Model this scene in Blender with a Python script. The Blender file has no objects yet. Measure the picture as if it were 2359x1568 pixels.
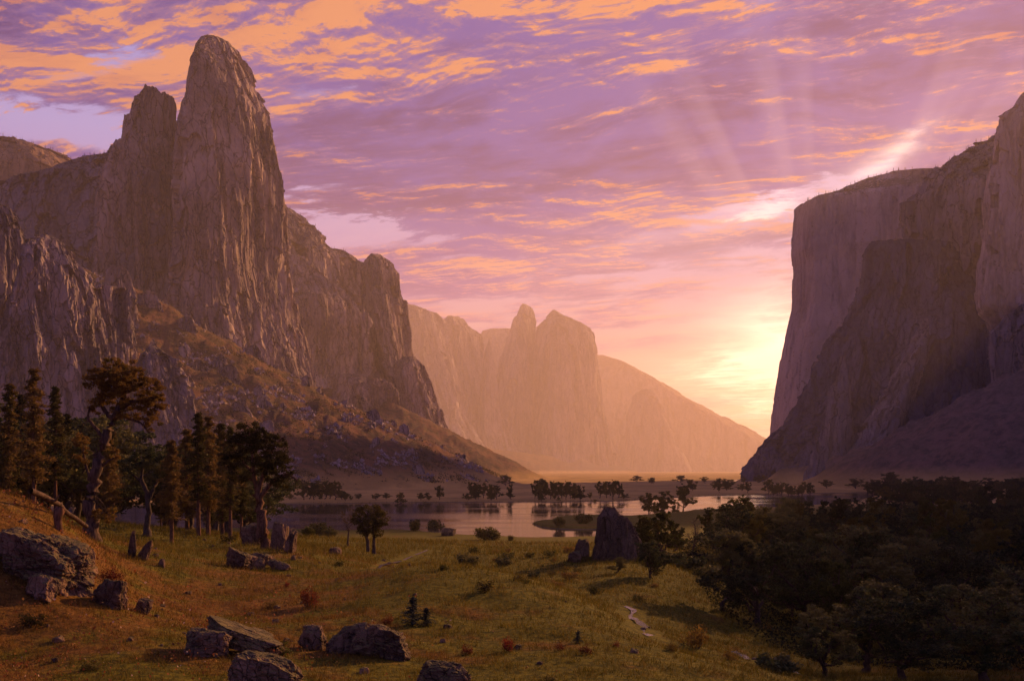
import bpy, math, random
import numpy as np
from mathutils import Vector

SC = bpy.context.scene
COL = SC.collection
F = 2265.0; CX = 1179.5; HY = 1083.0          # focal length, centre and horizon of the view, in photo units
WATER = -30.0                                  # the lake lies 30 m below the viewpoint (z = 0)

def wx(px, Y): return (px - CX) / F * Y
def wz(py, Y): return (HY - py) / F * Y
def lin(r, g, b):
    f = lambda c: (c/255/12.92) if c/255 <= .04045 else ((c/255+.055)/1.055)**2.4
    return (f(r), f(g), f(b), 1)

# ------------------------------------------------------------------ numpy noise
def _hash(ix, iy, iz, seed):
    h = (ix.astype(np.uint32)*np.uint32(374761393) + iy.astype(np.uint32)*np.uint32(668265263)
         + iz.astype(np.uint32)*np.uint32(2147483647 & 1442695041) + np.uint32(seed*974711 & 0xffffffff))
    h = (h ^ (h >> np.uint32(13))) * np.uint32(1274126177)
    h = (h ^ (h >> np.uint32(16))) * np.uint32(2246822519)
    return (h ^ (h >> np.uint32(15)))
def vnoise(x, y, z, seed=0):
    """gradient noise in about -1..1"""
    fx, fy, fz = np.floor(x), np.floor(y), np.floor(z)
    ix, iy, iz = fx.astype(np.int64), fy.astype(np.int64), fz.astype(np.int64)
    dx, dy, dz = x-fx, y-fy, z-fz
    u, v, w = (t*t*t*(t*(t*6-15)+10) for t in (dx, dy, dz))
    out = 0
    for a in (0, 1):
        for b in (0, 1):
            for c in (0, 1):
                h = _hash(ix+a, iy+b, iz+c, seed)
                gx = (h & np.uint32(1023)).astype(np.float64)/511.5-1
                gy = ((h >> np.uint32(10)) & np.uint32(1023)).astype(np.float64)/511.5-1
                gz = ((h >> np.uint32(20)) & np.uint32(1023)).astype(np.float64)/511.5-1
                g = gx*(dx-a)+gy*(dy-b)+gz*(dz-c)
                out = out + g*(u if a else 1-u)*(v if b else 1-v)*(w if c else 1-w)
    return out*1.35
def fbm(x, y, z, octs=5, gain=.5, seed=0):
    s = 0; a = 1; t = 0
    for o in range(octs):
        s = s + a*vnoise(x*2**o, y*2**o, z*2**o, seed+o*7); t += a; a *= gain
    return s/t*1.4
def ridged(x, y, z, octs=5, gain=.5, seed=0):
    s = 0; a = 1; t = 0
    for o in range(octs):
        s = s + a*(1-2*np.abs(vnoise(x*2**o, y*2**o, z*2**o, seed+o*7))); t += a; a *= gain
    return s/t
def smooth(e0, e1, x):
    t = np.clip((x-e0)/(e1-e0), 0, 1); return t*t*(3-2*t)

# ------------------------------------------------------------------ objects
def mesh_np(name, V, Fc, mat, parent=None, smooth_shade=False, attr=None, loc=None):
    V = np.asarray(V, np.float32); Fc = np.asarray(Fc, np.int32)
    me = bpy.data.meshes.new(name)
    k = Fc.shape[1]
    me.vertices.add(len(V)); me.vertices.foreach_set('co', V.ravel())
    me.loops.add(Fc.size); me.loops.foreach_set('vertex_index', Fc.ravel())
    me.polygons.add(len(Fc)); me.polygons.foreach_set('loop_start', np.arange(0, Fc.size, k, dtype=np.int32))
    me.update(calc_edges=True)
    me.polygons.foreach_set('use_smooth', np.full(len(Fc), smooth_shade))
    if attr is not None:
        a = me.attributes.new('tint', 'FLOAT', 'FACE'); a.data.foreach_set('value', np.asarray(attr, np.float32))
    me.materials.append(mat)
    o = bpy.data.objects.new(name, me); COL.objects.link(o)
    if parent: o.parent = parent
    if loc is not None: o.location = loc
    return o
def tag(o, label=None, cat=None, group=None, kind=None):
    if label: o['label'] = label
    if cat: o['category'] = cat
    if group: o['group'] = group
    if kind: o['kind'] = kind
    return o
def empty(name, loc, rz=0, sc=1):
    o = bpy.data.objects.new(name, None); COL.objects.link(o)
    o.location = loc; o.rotation_euler = (0, 0, rz); o.scale = (sc, sc, sc) if not isinstance(sc, tuple) else sc
    o.empty_display_size = .5
    return o
def copy_tree(root, loc, rz, sc):
    c = root.copy(); COL.objects.link(c); c.location = loc; c.rotation_euler = (0, 0, rz)
    c.scale = (sc, sc, sc) if not isinstance(sc, tuple) else sc
    for ch in KIDS.get(root.name, []):
        d = ch.copy(); COL.objects.link(d); d.parent = c
    return c
KIDS = {}

# ------------------------------------------------------------------ node expressions
class NT:
    def __init__(s, tree): s.t = tree; s.n = tree.nodes; s.l = tree.links
    def node(s, typ, **kw):
        n = s.n.new(typ)
        for k, v in kw.items(): setattr(n, k, v)
        return n
    def put(s, sock, v):
        if isinstance(v, X): s.l.new(v.s, sock)
        elif hasattr(v, 'links'): s.l.new(v, sock)
        else:
            try: sock.default_value = v
            except Exception: sock.default_value = tuple(v)[:3]
    def math(s, op, a, b=0.0, c=None, clamp=False):
        n = s.node('ShaderNodeMath', operation=op); n.use_clamp = clamp
        s.put(n.inputs[0], a); s.put(n.inputs[1], b)
        if c is not None: s.put(n.inputs[2], c)
        return X(s, n.outputs[0])
    def mix(s, f, a, b, mode='MIX'):
        n = s.node('ShaderNodeMix', data_type='RGBA', blend_type=mode); n.clamp_factor = True
        s.put(n.inputs[0], f); s.put(n.inputs[6], a); s.put(n.inputs[7], b)
        return X(s, n.outputs[2])
    def noise(s, vec, scale, detail=4, rough=.5, dist=0, typ='FBM', col=False):
        n = s.node('ShaderNodeTexNoise'); n.noise_type = typ
        s.put(n.inputs['Vector'], vec); s.put(n.inputs['Scale'], scale); n.inputs['Detail'].default_value = detail
        n.inputs['Roughness'].default_value = rough; n.inputs['Distortion'].default_value = dist
        return X(s, n.outputs['Color' if col else 'Fac'])
    def vor(s, vec, scale, feature='F1', out='Distance'):
        n = s.node('ShaderNodeTexVoronoi', feature=feature); s.put(n.inputs['Vector'], vec); s.put(n.inputs['Scale'], scale)
        return X(s, n.outputs[out])
    def ramp(s, f, stops, interp='LINEAR'):
        n = s.node('ShaderNodeValToRGB'); cr = n.color_ramp; cr.interpolation = interp
        while len(cr.elements) < len(stops): cr.elements.new(.5)
        for e, (p, c) in zip(cr.elements, stops):
            e.position = p; e.color = c if hasattr(c, '__len__') else (c, c, c, 1)
        s.put(n.inputs[0], f)
        return X(s, n.outputs[0])
    def maprange(s, v, a, b, c=0., d=1., smoothst=True):
        n = s.node('ShaderNodeMapRange'); n.interpolation_type = 'SMOOTHSTEP' if smoothst else 'LINEAR'
        s.put(n.inputs[0], v)
        for i, q in enumerate((a, b, c, d)): s.put(n.inputs[1+i], q)
        return X(s, n.outputs[0])
    def sep(s, v):
        n = s.node('ShaderNodeSeparateXYZ'); s.put(n.inputs[0], v); return [X(s, o) for o in n.outputs]
    def comb(s, x, y, z):
        n = s.node('ShaderNodeCombineXYZ')
        for i, q in enumerate((x, y, z)): s.put(n.inputs[i], q)
        return X(s, n.outputs[0])
    def vmul(s, v, k):
        n = s.node('ShaderNodeVectorMath', operation='MULTIPLY'); s.put(n.inputs[0], v); s.put(n.inputs[1], k); return X(s, n.outputs[0])
    def vadd(s, v, k):
        n = s.node('ShaderNodeVectorMath', operation='ADD'); s.put(n.inputs[0], v); s.put(n.inputs[1], k); return X(s, n.outputs[0])
    def bump(s, h, dist, strength=1):
        n = s.node('ShaderNodeBump'); s.put(n.inputs['Height'], h); n.inputs['Distance'].default_value = dist
        n.inputs['Strength'].default_value = strength; return n.outputs[0]
class X:
    def __init__(s, nt, sock): s.nt = nt; s.s = sock
    def __add__(s, o): return s.nt.math('ADD', s, o)
    __radd__ = __add__
    def __sub__(s, o): return s.nt.math('SUBTRACT', s, o)
    def __rsub__(s, o): return s.nt.math('SUBTRACT', o, s)
    def __mul__(s, o): return s.nt.math('MULTIPLY', s, o)
    __rmul__ = __mul__
    def __truediv__(s, o): return s.nt.math('DIVIDE', s, o)
    def __rtruediv__(s, o): return s.nt.math('DIVIDE', o, s)
    def __pow__(s, o): return s.nt.math('POWER', s, o)
    def clamp(s): return s.nt.math('ADD', s, 0.0, clamp=True)
def material(name):
    m = bpy.data.materials.new(name); m.use_nodes = True
    nt = NT(m.node_tree); nt.n.clear()
    out = nt.node('ShaderNodeOutputMaterial')
    return m, nt, out
def principled(nt, out, color, rough=.9, normal=None, spec=.2):
    b = nt.node('ShaderNodeBsdfPrincipled')
    nt.put(b.inputs['Base Color'], color); nt.put(b.inputs['Roughness'], rough)
    b.inputs['Specular IOR Level'].default_value = spec
    if normal is not None: nt.l.new(normal, b.inputs['Normal'])
    nt.l.new(b.outputs[0], out.inputs['Surface'])
    return b
# ------------------------------------------------------------------ camera, sun, sky, haze
cam = bpy.data.cameras.new('camera'); co = bpy.data.objects.new('camera', cam); COL.objects.link(co)
co.location = (0, 0, 0); co.rotation_euler = (math.pi/2, 0, 0)
cam.sensor_width = 36; cam.lens = 36*F/2359; cam.shift_y = (HY-784)/2359
cam.clip_start = .5; cam.clip_end = 60000
SC.camera = co

SUN_AZ, SUN_EL = math.radians(40), math.radians(20)
sd = Vector((math.sin(SUN_AZ)*math.cos(SUN_EL), math.cos(SUN_AZ)*math.cos(SUN_EL), math.sin(SUN_EL)))
sl = bpy.data.lights.new('sun', 'SUN'); sl.energy = 5.0; sl.angle = math.radians(.9); sl.color = (1, .51, .205)
so = bpy.data.objects.new('sun', sl); COL.objects.link(so); so.rotation_euler = sd.to_track_quat('Z', 'Y').to_euler()

SC.view_settings.view_transform = 'Standard'; SC.view_settings.look = 'None'
SC.view_settings.exposure = .66; SC.view_settings.gamma = 1
cy = SC.cycles
cy.use_denoising = True; cy.max_bounces = 5; cy.diffuse_bounces = 2; cy.glossy_bounces = 2; cy.volume_bounces = 1
cy.transparent_max_bounces = 8; cy.transmission_bounces = 2; cy.caustics_reflective = False; cy.caustics_refractive = False
cy.sample_clamp_indirect = 4

def make_world():
    w = bpy.data.worlds.new('World'); SC.world = w; w.use_nodes = True
    w.cycles.sampling_method = 'MANUAL'; w.cycles.sample_map_resolution = 512
    nt = NT(w.node_tree); nt.n.clear()
    out = nt.node('ShaderNodeOutputWorld')
    tc = nt.node('ShaderNodeTexCoord').outputs['Generated']
    dx, dy, dz = nt.sep(tc)
    # angles of the direction, written in degrees
    az = nt.math('ARCTAN2', dx, dy)*57.2958
    el = nt.math('ARCSINE', dz)*57.2958
    def ang(px, py):
        a, b = (px-CX)/F, (HY-py)/F
        return math.degrees(math.atan(a)), math.degrees(math.atan(b/math.sqrt(1+a*a)))
    # cloud layer: a sheet far overhead, so streaks converge with distance
    inv = 1.0/(nt.math('MAXIMUM', dz, 0.0)+.10)
    u, v = dx*inv, dy*inv
    P = nt.comb(u, v, 0.0)
    warp = nt.noise(P, 1.1, 3, .55, col=True)
    wxx, wyy, wzz = nt.sep(warp)
    # streak frame: long axis to the left-far / right-near
    c, s = math.cos(math.radians(20)), math.sin(math.radians(20))
    U = (u*c - v*s) + (wxx-.5)*.5
    V = (u*s + v*c) + (wyy-.5)*.35
    n1 = nt.noise(nt.comb(U*.62, V*1.5, 0.0), 2.1, 9, .64, 0)
    n1b = nt.noise(nt.comb(U*.62+.03, V*1.5-.05, 0.0), 2.1, 9, .64, 0)
    n2 = nt.noise(nt.comb(U*1.1, V*2.1, 4.0), 6.0, 8, .68, 0)
    n2b = nt.noise(nt.comb(U*1.1+.01, V*2.1-.022, 4.0), 6.0, 8, .68, 0)
    n3 = nt.noise(nt.comb(U*1.2, V*1.6, 9.0), .8, 3, .5)
    # warped angles for soft-edged regions
    azw = az + (wxx-.5)*9 + (n2-.5)*7; elw = el + (wyy-.5)*4.5 + (n2-.5)*4.5
    def blob(px, py, rx, ry, tilt=0, soft=1.0):
        a0, e0 = ang(px, py); sx, sy = rx/39.5*1.0, ry/39.5*1.0
        ct, st = math.cos(math.radians(tilt)), math.sin(math.radians(tilt))
        A = azw-a0; E = elw-e0
        p = (A*ct+E*st)*(1/sx); q = (E*ct-A*st)*(1/sy)
        return nt.math('EXPONENT', (p*p+q*q)*-1.0)
    def total(bl):
        t = None
        for k, args in bl:
            b = blob(*args)*k
            t = b if t is None else t+b
        return t
    # ---- clear sky behind the clouds
    clear = nt.ramp((el*(1/45.0)).clamp(), [
        (0.0, lin(250, 172, 108)), (.08, lin(248, 178, 134)), (.15, lin(238, 168, 176)), (.26, lin(200, 156, 216)),
        (.40, lin(184, 178, 250)), (.60, lin(140, 146, 238)), (1.0, lin(90, 100, 200))])
    nis = nt.node('ShaderNodeTexSky', sky_type='NISHITA'); nis.sun_disc = False
    nis.sun_elevation = SUN_EL; nis.sun_rotation = SUN_AZ; nis.dust_density = 2
    nisc = nt.vmul(X(nt, nis.outputs[0]), (.10, .10, .10))
    clear = nt.mix(.15, clear, nisc)
    # ---- cloud colours
    warm_field = total([(1.15, (250, 130, 620, 150, 6)), (.95, (1000, 60, 620, 120, 6)), (.45, (1300, 560, 330, 60, 10)),
                        (.55, (1650, 430, 330, 90, 14)), (.3, (2050, 180, 400, 50, 5)), (.5, (1900, 340, 260, 70, 10))])
    cool_field = total([(1.2, (1200, 340, 640, 150, 6)), (.55, (1500, 240, 500, 90, 8)), (.9, (2000, 150, 560, 150, 4)), (.6, (1900, 280, 330, 60, 12)), (.4, (100, 330, 160, 30, 0)),
                        (.5, (820, 420, 240, 40, 2)), (.35, (2200, 300, 150, 120, 30))])
    gaps = total([(1.3, (130, 270, 330, 42, -3)), (.9, (230, 150, 130, 22, 14)), (.8, (730, 232, 110, 36, 10)), (.35, (940, 376, 50, 10, 0)),
                  (1.2, (760, 500, 200, 42, -4)), (.5, (1040, 462, 130, 20, 2)), (.5, (1230, 480, 60, 18, 8)), (.75, (1600, 520, 150, 46, 10)),
                  (.5, (2060, 350, 110, 24, 24)), (.7, (1735, 455, 90, 24, 4)), (.35, (1920, 400, 110, 24, 12)), (.5, (1500, 830, 700, 110, 0))])
    n1 = (n1-.5)*1.25+.5; n1b = (n1b-.5)*1.25+.5
    edge = ((n1-n1b)*6.5 + (n2-n2b)*4.0)
    dens = n1*.60 + n2*.40 + (n3-.5)*.25
    cover = nt.maprange(dens + cool_field*.13 + warm_field*.13 - gaps*.21, .40, .54)
    thick = nt.maprange(dens + cool_field*.10, .42, .62)
    bil = nt.noise(nt.comb(U*1.0, V*1.5, 7.0), 3.6, 6, .6, 0)
    litf = edge*1.25 + .20 + warm_field*.34 - cool_field*.30 - (thick-.5)*.25 + (bil-.5)*.7
    low = nt.maprange(el, 5.0, 17.0)                        # clouds near the horizon are pinker
    tone = (n3-.5)*1.2 + (n2-.5)*1.4 + (bil-.5)*1.8 + .5 + warm_field*.25
    shade_hi = nt.mix(nt.maprange(tone, .1, .9), lin(6, 24, 128), lin(76, 80, 180))
    shade = nt.mix(low, lin(140, 96, 176), shade_hi)
    lit_hi = nt.mix(nt.maprange(tone, .2, .9), lin(200, 120, 112), lin(244, 158, 112))
    lit = nt.mix(low, lin(248, 176, 178), lit_hi)
    mid = nt.mix(low, lin(200, 132, 186), nt.mix(nt.maprange(tone, .2, .8), lin(62, 60, 150), lin(136, 106, 168)))
    ccol = nt.mix(nt.maprange(litf, -.15, .45), shade, mid)
    ccol = nt.mix(nt.maprange(litf, .40, .95), ccol, lit)
    amount = cover*nt.maprange(el, 2.0, 9.0, .25, 1.0)
    col = nt.mix(amount, clear, ccol)
    # ---- brightness around the hidden sun
    glow = total([(1.9, (1800, 800, 165, 125, 0)), (.28, (1760, 860, 480, 180, 0)), (.22, (1600, 540, 360, 90, 8)), (.5, (2060, 345, 90, 30, 24)),
                  (.45, (1735, 458, 90, 26, 4)), (.28, (1930, 395, 100, 26, 10)), (.2, (760, 500, 230, 40, 0))])
    glowc = nt.mix(nt.maprange(el, 3.0, 12.0), lin(255, 226, 190), lin(255, 226, 236))
    col = nt.mix((glow*(.70+(n2-.5)*1.6+(n1-.5)*1.6)).clamp(), col, glowc)
    core = total([(1.0, (1800, 830, 120, 95, 0)), (.30, (1790, 900, 330, 150, 0)), (.35, (1735, 458, 60, 16, 4)), (.35, (2060, 345, 60, 18, 24))])
    col = nt.mix(core.clamp(), col, (2.6, 1.75, 1.15, 1), 'ADD')
    # soft beams fanning up from behind the cliff
    a0, e0 = ang(1890, 760)
    th = nt.math('ARCTAN2', az-a0, el-e0)
    beams = nt.noise(nt.comb(th*2.2, 0.0, 3.0), 2.4, 2, .5)
    rr = nt.math('SQRT', (az-a0)*(az-a0)+(el-e0)*(el-e0))
    bf = nt.maprange(beams, .50, .66)*nt.maprange(rr, 6.0, 10.0)*nt.maprange(rr, 19.0, 12.0)*nt.maprange(nt.math('ABSOLUTE', th), 1.0, .5)
    col = nt.mix(bf*.20, col, lin(232, 190, 214))
    # below the horizon (never seen: the ground hides it)
    col = nt.mix(nt.maprange(el, -1.5, -.2), lin(120, 80, 50), col)
    # overhead and behind, the sky is already a deep evening blue
    col = nt.mix(nt.maprange(el, 34.0, 58.0), col, lin(84, 96, 186))
    col = nt.mix(nt.maprange(dy, .25, -.35), col, lin(104, 104, 182))
    bg = nt.node('ShaderNodeBackground'); nt.put(bg.inputs[0], col); bg.inputs[1].default_value = .54
    nt.l.new(bg.outputs[0], out.inputs[0])
make_world()
# ------------------------------------------------------------------ materials
def rock_mat(name, light, dark, streak, scale=1.0, veg=(.05, .045, .02, 1), vegamt=1.0, bump=1.0, fine=1.0, joints=.6):
    """granite: vertical water streaks, patches, cracks; brush and soil where it is flat enough to hold them. scale = metres of the main pattern"""
    m, nt, out = material(name)
    g = nt.node('ShaderNodeNewGeometry'); pos = X(nt, g.outputs['Position'])
    nx, ny, nz = nt.sep(g.outputs['Normal'])
    k = 1.0/scale
    pv = nt.vmul(pos, (k, k, k*.16)); pi = nt.vmul(pos, (k, k, k*.8))
    st = nt.noise(pv, .9, 7, .62, .4); pt = nt.noise(pi, .35, 6, .6, .6); fn = nt.noise(pi, 7*fine, 5, .65)
    st2 = nt.noise(pv, 3.2, 5, .6, .2)
    c = nt.mix(nt.maprange(pt, .38, .62), dark, light)
    c = nt.mix(nt.maprange(st, .50, .62)*.85, c, streak)
    c = nt.mix(nt.maprange(st2, .55, .72)*.45, c, nt.mix(.5, streak, dark))
    c = nt.mix(nt.maprange(fn, .35, .7)*.35, c, light)
    ck = nt.vor(nt.vadd(nt.vmul(pos, (k, k, k*.28)), nt.vmul(nt.noise(pi, 1.5, 3, .6, col=True), (.5, .5, .5))), 2.2, 'DISTANCE_TO_EDGE')
    crack = nt.maprange(ck, .045, .0)
    c = nt.mix(crack*joints, c, tuple(v*.45 for v in streak[:3])+(1,))
    vm = nt.maprange(nz + (nt.noise(pi, 1.3, 5, .65)-.5)*.9, .50, .78)*vegamt
    vc = nt.mix(nt.maprange(nt.noise(pi, 2.6, 4, .6), .4, .6), veg, tuple(v*2.0 for v in veg[:3])+(1,))
    c = nt.mix(vm, c, vc)
    h = st*.9 + fn*.35 + nt.noise(pv, 9*fine, 4, .6)*.25 + nt.vor(pi, 3.0)*.25 - crack*(joints*.8)
    principled(nt, out, c, .92, nt.bump(h, scale*.16*bump, .9), .15)
    return m
M = {}
M['granite'] = rock_mat('granite', (.42, .31, .24, 1), (.18, .13, .115, 1), (.075, .057, .060, 1), 55, (.075, .050, .028, 1), .9)
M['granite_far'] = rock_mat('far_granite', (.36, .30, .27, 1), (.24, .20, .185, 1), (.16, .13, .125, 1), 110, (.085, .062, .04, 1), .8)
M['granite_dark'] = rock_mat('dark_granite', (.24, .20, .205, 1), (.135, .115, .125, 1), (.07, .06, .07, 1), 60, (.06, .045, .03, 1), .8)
M['granite_near'] = rock_mat('near_granite', (.34, .255, .22, 1), (.15, .115, .115, 1), (.07, .056, .06, 1), 26, (.06, .045, .025, 1), .9)
M['brown_hill'] = rock_mat('brown_hill', (.32, .21, .13, 1), (.20, .12, .08, 1), (.12, .08, .06, 1), 70, (.14, .085, .045, 1), 1.0)
M['butte'] = rock_mat('butte_stone', (.17, .105, .065, 1), (.075, .048, .03, 1), (.035, .024, .018, 1), 2.2, (.06, .055, .02, 1), .5)
M['granite_shade'] = rock_mat('shade_toned_granite', (.125, .115, .15, 1), (.075, .070, .098, 1), (.042, .038, .056, 1), 45, (.05, .04, .025, 1), .8)  # darker bluish granite for the buttress, its shade put into the colour
M['boulder'] = rock_mat('boulder_stone', (.25, .145, .085, 1), (.085, .050, .030, 1), (.036, .023, .016, 1), 1.1, (.075, .06, .02, 1), .85, 1.0)

M['granite_prow'] = rock_mat('pale_skylit_granite', (.44, .34, .31, 1), (.32, .25, .24, 1), (.17, .135, .14, 1), 80, (.07, .05, .03, 1), .9, joints=.12)  # lighter granite: skylight and haze on the prow put into the colour
def near_color(nt, pos, fine_s=2.2):
    px_, py_, pz_ = nt.sep(pos)
    rr = nt.math('SQRT', px_*px_+py_*py_)
    big = nt.noise(pos, .035, 5, .6); med = nt.noise(pos, .22, 6, .65); fine = nt.noise(pos, fine_s, 5, .7)
    green = nt.mix(nt.maprange(fine, .35, .65), (.045, .044, .004, 1), (.150, .122, .008, 1))
    rust = nt.mix(nt.maprange(fine, .35, .65), (.085, .040, .007, 1), (.19, .088, .015, 1))
    left = nt.maprange(px_, 3.0, -20.0)*nt.maprange(rr, 120.0, 50.0)
    return nt.mix(nt.maprange(med*.6+big*.4+left*.17, .53, .66), green, rust)
# ------------------------------------------------------------------ the lie of the land
FG = [  # photo x, photo y, distance ahead: points on the near ground
 (0,1568,38),(300,1568,38),(600,1568,40),(1200,1568,42),(1500,1568,44),(1800,1568,52),(2100,1568,66),(2359,1568,70),
 (0,1900,20),(600,1900,20),(1200,1900,20),(1800,1900,22),(2359,1900,28),
 (0,1470,45),(300,1470,47),(600,1480,50),(1000,1480,52),(1300,1480,53),(1500,1498,54),(1650,1520,58),(1900,1500,92),(2359,1500,92),
 (-300,1100,60),(0,1172,60),(130,1200,66),(215,1238,90),(0,1260,54),(0,1350,50),(120,1350,52),(300,1290,76),(400,1300,80),(330,1385,62),
 (600,1258,112),(690,1280,98),(500,1285,92),(410,1262,112),(330,1235,125),(150,1215,110),(0,1200,100),(250,1210,170),(0,1190,170),(-300,1150,150),
 (800,1326,86),(900,1312,85),(1000,1305,84),(1090,1312,82),(1180,1332,78),(1300,1362,74),(1390,1412,68),(1130,1400,64),(850,1400,64),
 (930,1322,104),(1000,1330,98),(1080,1336,100),(1080,1306,128),(1180,1352,95),(1230,1336,112),(1300,1385,88),(1350,1352,106),(850,1275,146),(1000,1262,165),(1420,1292,130),(1200,1272,165),(1500,1280,150),
 (1500,1350,108),(1450,1412,86),(1490,1450,77),(1600,1480,72),(1720,1522,70),(1600,1400,100),
 (1640,1255,215),(1500,1245,250),(1600,1212,380),(1400,1235,330),
 (1800,1400,120),(2100,1400,122),(2359,1400,122),(2700,1400,125),(1800,1310,180),(2200,1310,185),(2600,1310,190),(1850,1222,370),(2300,1222,370),(2800,1222,370),
 (750,1240,260),(900,1242,250),(1100,1248,250),(600,1236,250),(400,1236,280),
 (0,1225,400),(300,1228,400),(700,1229,400),(1000,1240,400),(1250,1246,400),(-400,1225,400),(1500,1220,480),(1900,1200,560),(2359,1200,560),(1000,1200,560),(400,1200,560),
]
_P = []
for px, py, Y in FG:
    x, z = wx(px, Y), max(wz(py, Y), -28.6); r = math.hypot(x, Y)
    _P.append((math.atan2(x, Y)*2.2, math.log(r), z))
_P = np.array(_P)
def _tps(r2): return .5*r2*np.log(r2+1e-9)
_n = len(_P)
_K = _tps((_P[:, None, 0]-_P[None, :, 0])**2+(_P[:, None, 1]-_P[None, :, 1])**2)+np.eye(_n)*2e-4
_Q = np.c_[np.ones(_n), _P[:, :2]]
_A = np.block([[_K, _Q], [_Q.T, np.zeros((3, 3))]])
_w = np.linalg.solve(_A, np.r_[_P[:, 2], np.zeros(3)])
def fg_height(x, y):
    r = np.hypot(x, y); a = np.clip(np.arctan2(x, y), -.72, .72)*2.2; l = np.log(np.maximum(r, 16))
    z = _w[_n]+_w[_n+1]*a+_w[_n+2]*l
    for i in range(_n):
        z = z+_w[i]*_tps((a-_P[i, 0])**2+(l-_P[i, 1])**2)
    return z
NEAR_SHORE = [(-600,1218),(250,1218),(700,1221),(900,1223),(1050,1234),(1200,1240),(1390,1240),(1440,1192),(1600,1177),(1750,1172),(1950,1160),(2010,1145),(2060,1135),(4000,1135)]
FAR_SHORE = [(-600,1165),(300,1165),(620,1160),(900,1157),(1150,1155),(1400,1154),(1600,1142),(1800,1137),(2010,1133),(2060,1138),(4000,1140)]
def _shore(tab, px): return -WATER*F/(np.interp(px, [t[0] for t in tab], [t[1] for t in tab])-HY)
# talus aprons: crest polylines (x, y, z) with a slope
APRONS = []
def apron(pts, slope, power=1.35): APRONS.append(([(wx(a, Y), Y, wz(b, Y)) for a, b, Y in pts], slope, power))
apron([(-500,700,2300),(-60,700,2200),(200,640,2080),(330,690,2080),(470,792,2120),(600,872,2160),(740,958,2230),(790,1000,2260),(880,1050,2300)], .62, 1.3)
apron([(100,930,1500),(300,960,1450),(430,985,1450)], .55, 1.3)
apron([(640,880,3500),(800,912,3500),(900,935,3450),(1030,1000,3500),(1100,1050,3500)], .55, 1.25)
apron([(1000,1010,11000),(1170,1040,11400),(1420,1068,13200)], .5, 1.4)
apron([(2700,760,1750),(2480,800,1750),(2359,868,1800),(2200,960,1950),(2060,1030,2100),(1900,1074,2210),(1800,1086,2250)], .60, 1.2)
apron([(1730,1090,2650),(1850,1060,2700),(2100,1000,2700)], .6, 1.3)
def ground(x, y, detail=True):
    x = np.asarray(x, float); y = np.asarray(y, float)
    r = np.hypot(x, y); yy = np.maximum(y, 1.0)
    zf = fg_height(x, y)
    px = CX+F*x/yy
    zv = -28.7+fbm(x/260, y/260, 0*x, 3, seed=5)*.35 + 1.2*smooth(1500, 4200, r)
    t = smooth(330, 460, r)
    z = zf*(1-t)+zv*t
    if detail:
        z = z+fbm(x/9, y/9, 0*x, 5, .55, seed=3)*.32*smooth(15, 60, r)*(1-.6*smooth(200, 400, r))
        z = z+fbm(x/38, y/38, 0*x+3, 4, seed=11)*.5*smooth(50, 110, r)*(1-smooth(300, 420, r))
        z = z+ridged(x/13, y/11, 0*x+7, 3, .5, seed=17)*.38*smooth(36, 60, r)*(1-smooth(150, 300, r))
    # lake bed
    yn, yf = _shore(NEAR_SHORE, px), _shore(FAR_SHORE, px)
    wob = fbm(x/60, y/60, 0*x, 4, seed=9)*.035+fbm(x/14, y/14, 0*x, 2, seed=19)*.006
    sl_ = np.minimum((y*(1+wob)-yn)/yn, (yf-y*(1+wob))/yf)
    sp = ((x-wx(1335, 545))/26)**2+((y-545)/48)**2
    sp = np.minimum(sp, ((x-wx(1400, 560))/30)**2+((y-590)/60)**2)
    lake = smooth(-.012, .022, sl_)*smooth(.80, 1.25, sp+wob*6)*(y > 300)
    z = z*(1-lake)+(-32.0)*lake
    z = np.where((sp < 1.2) & (y > 300) & (sl_ > -.012), np.maximum(z, -32+3.0*(1-smooth(.4, 1.3, sp+wob*5))), z)
    # thin far water
    l2 = smooth(0, .03, np.minimum((y-2550)/2550, (3350-y)/3350)+wob*.8)*smooth(1640, 1720, px+wob*900)*smooth(1900, 1830, px)
    z = z*(1-l2)+(-31.5)*l2
    best = z
    for pts, slope, power in APRONS:
        p = np.array(pts)
        hz = np.full(x.shape, -1e3)
        for a, b in zip(p[:-1], p[1:]):
            d = b[:2]-a[:2]; L2 = (d**2).sum()
            tt = np.clip(((x-a[0])*d[0]+(y-a[1])*d[1])/L2, 0, 1)
            dist = np.hypot(x-a[0]-tt*d[0], y-a[1]-tt*d[1]); h0 = a[2]+tt*(b[2]-a[2])+30
            Lr = h0/slope*power
            hz = np.maximum(hz, h0*np.maximum(0, 1-dist/Lr)**power)
        on = smooth(0, 60, hz)
        q = ridged(x/150, y/150, 0*x, 6, .6, seed=21)*36+fbm(x/40, y/40, 0*x, 5, .65, seed=22)*14
        hz = hz+q*on*.8
        best = np.where(hz > 0, np.maximum(best, -30.5+hz*1.0), best)
    return best
def gz(x, y): return float(ground(np.array([x]), np.array([y]))[0])
def hit(px, py, y0=18., y1=6000.):
    """where the line of sight through a photo point first meets the ground"""
    Ys = np.exp(np.linspace(math.log(y0), math.log(y1), 900))
    g = ground(wx(px, Ys), Ys); rz = wz(py, Ys)
    k = np.argmax(g >= rz)
    if g[k] < rz[k]: return None
    Y = Ys[k]
    return wx(px, Y), Y, float(g[k])

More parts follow.
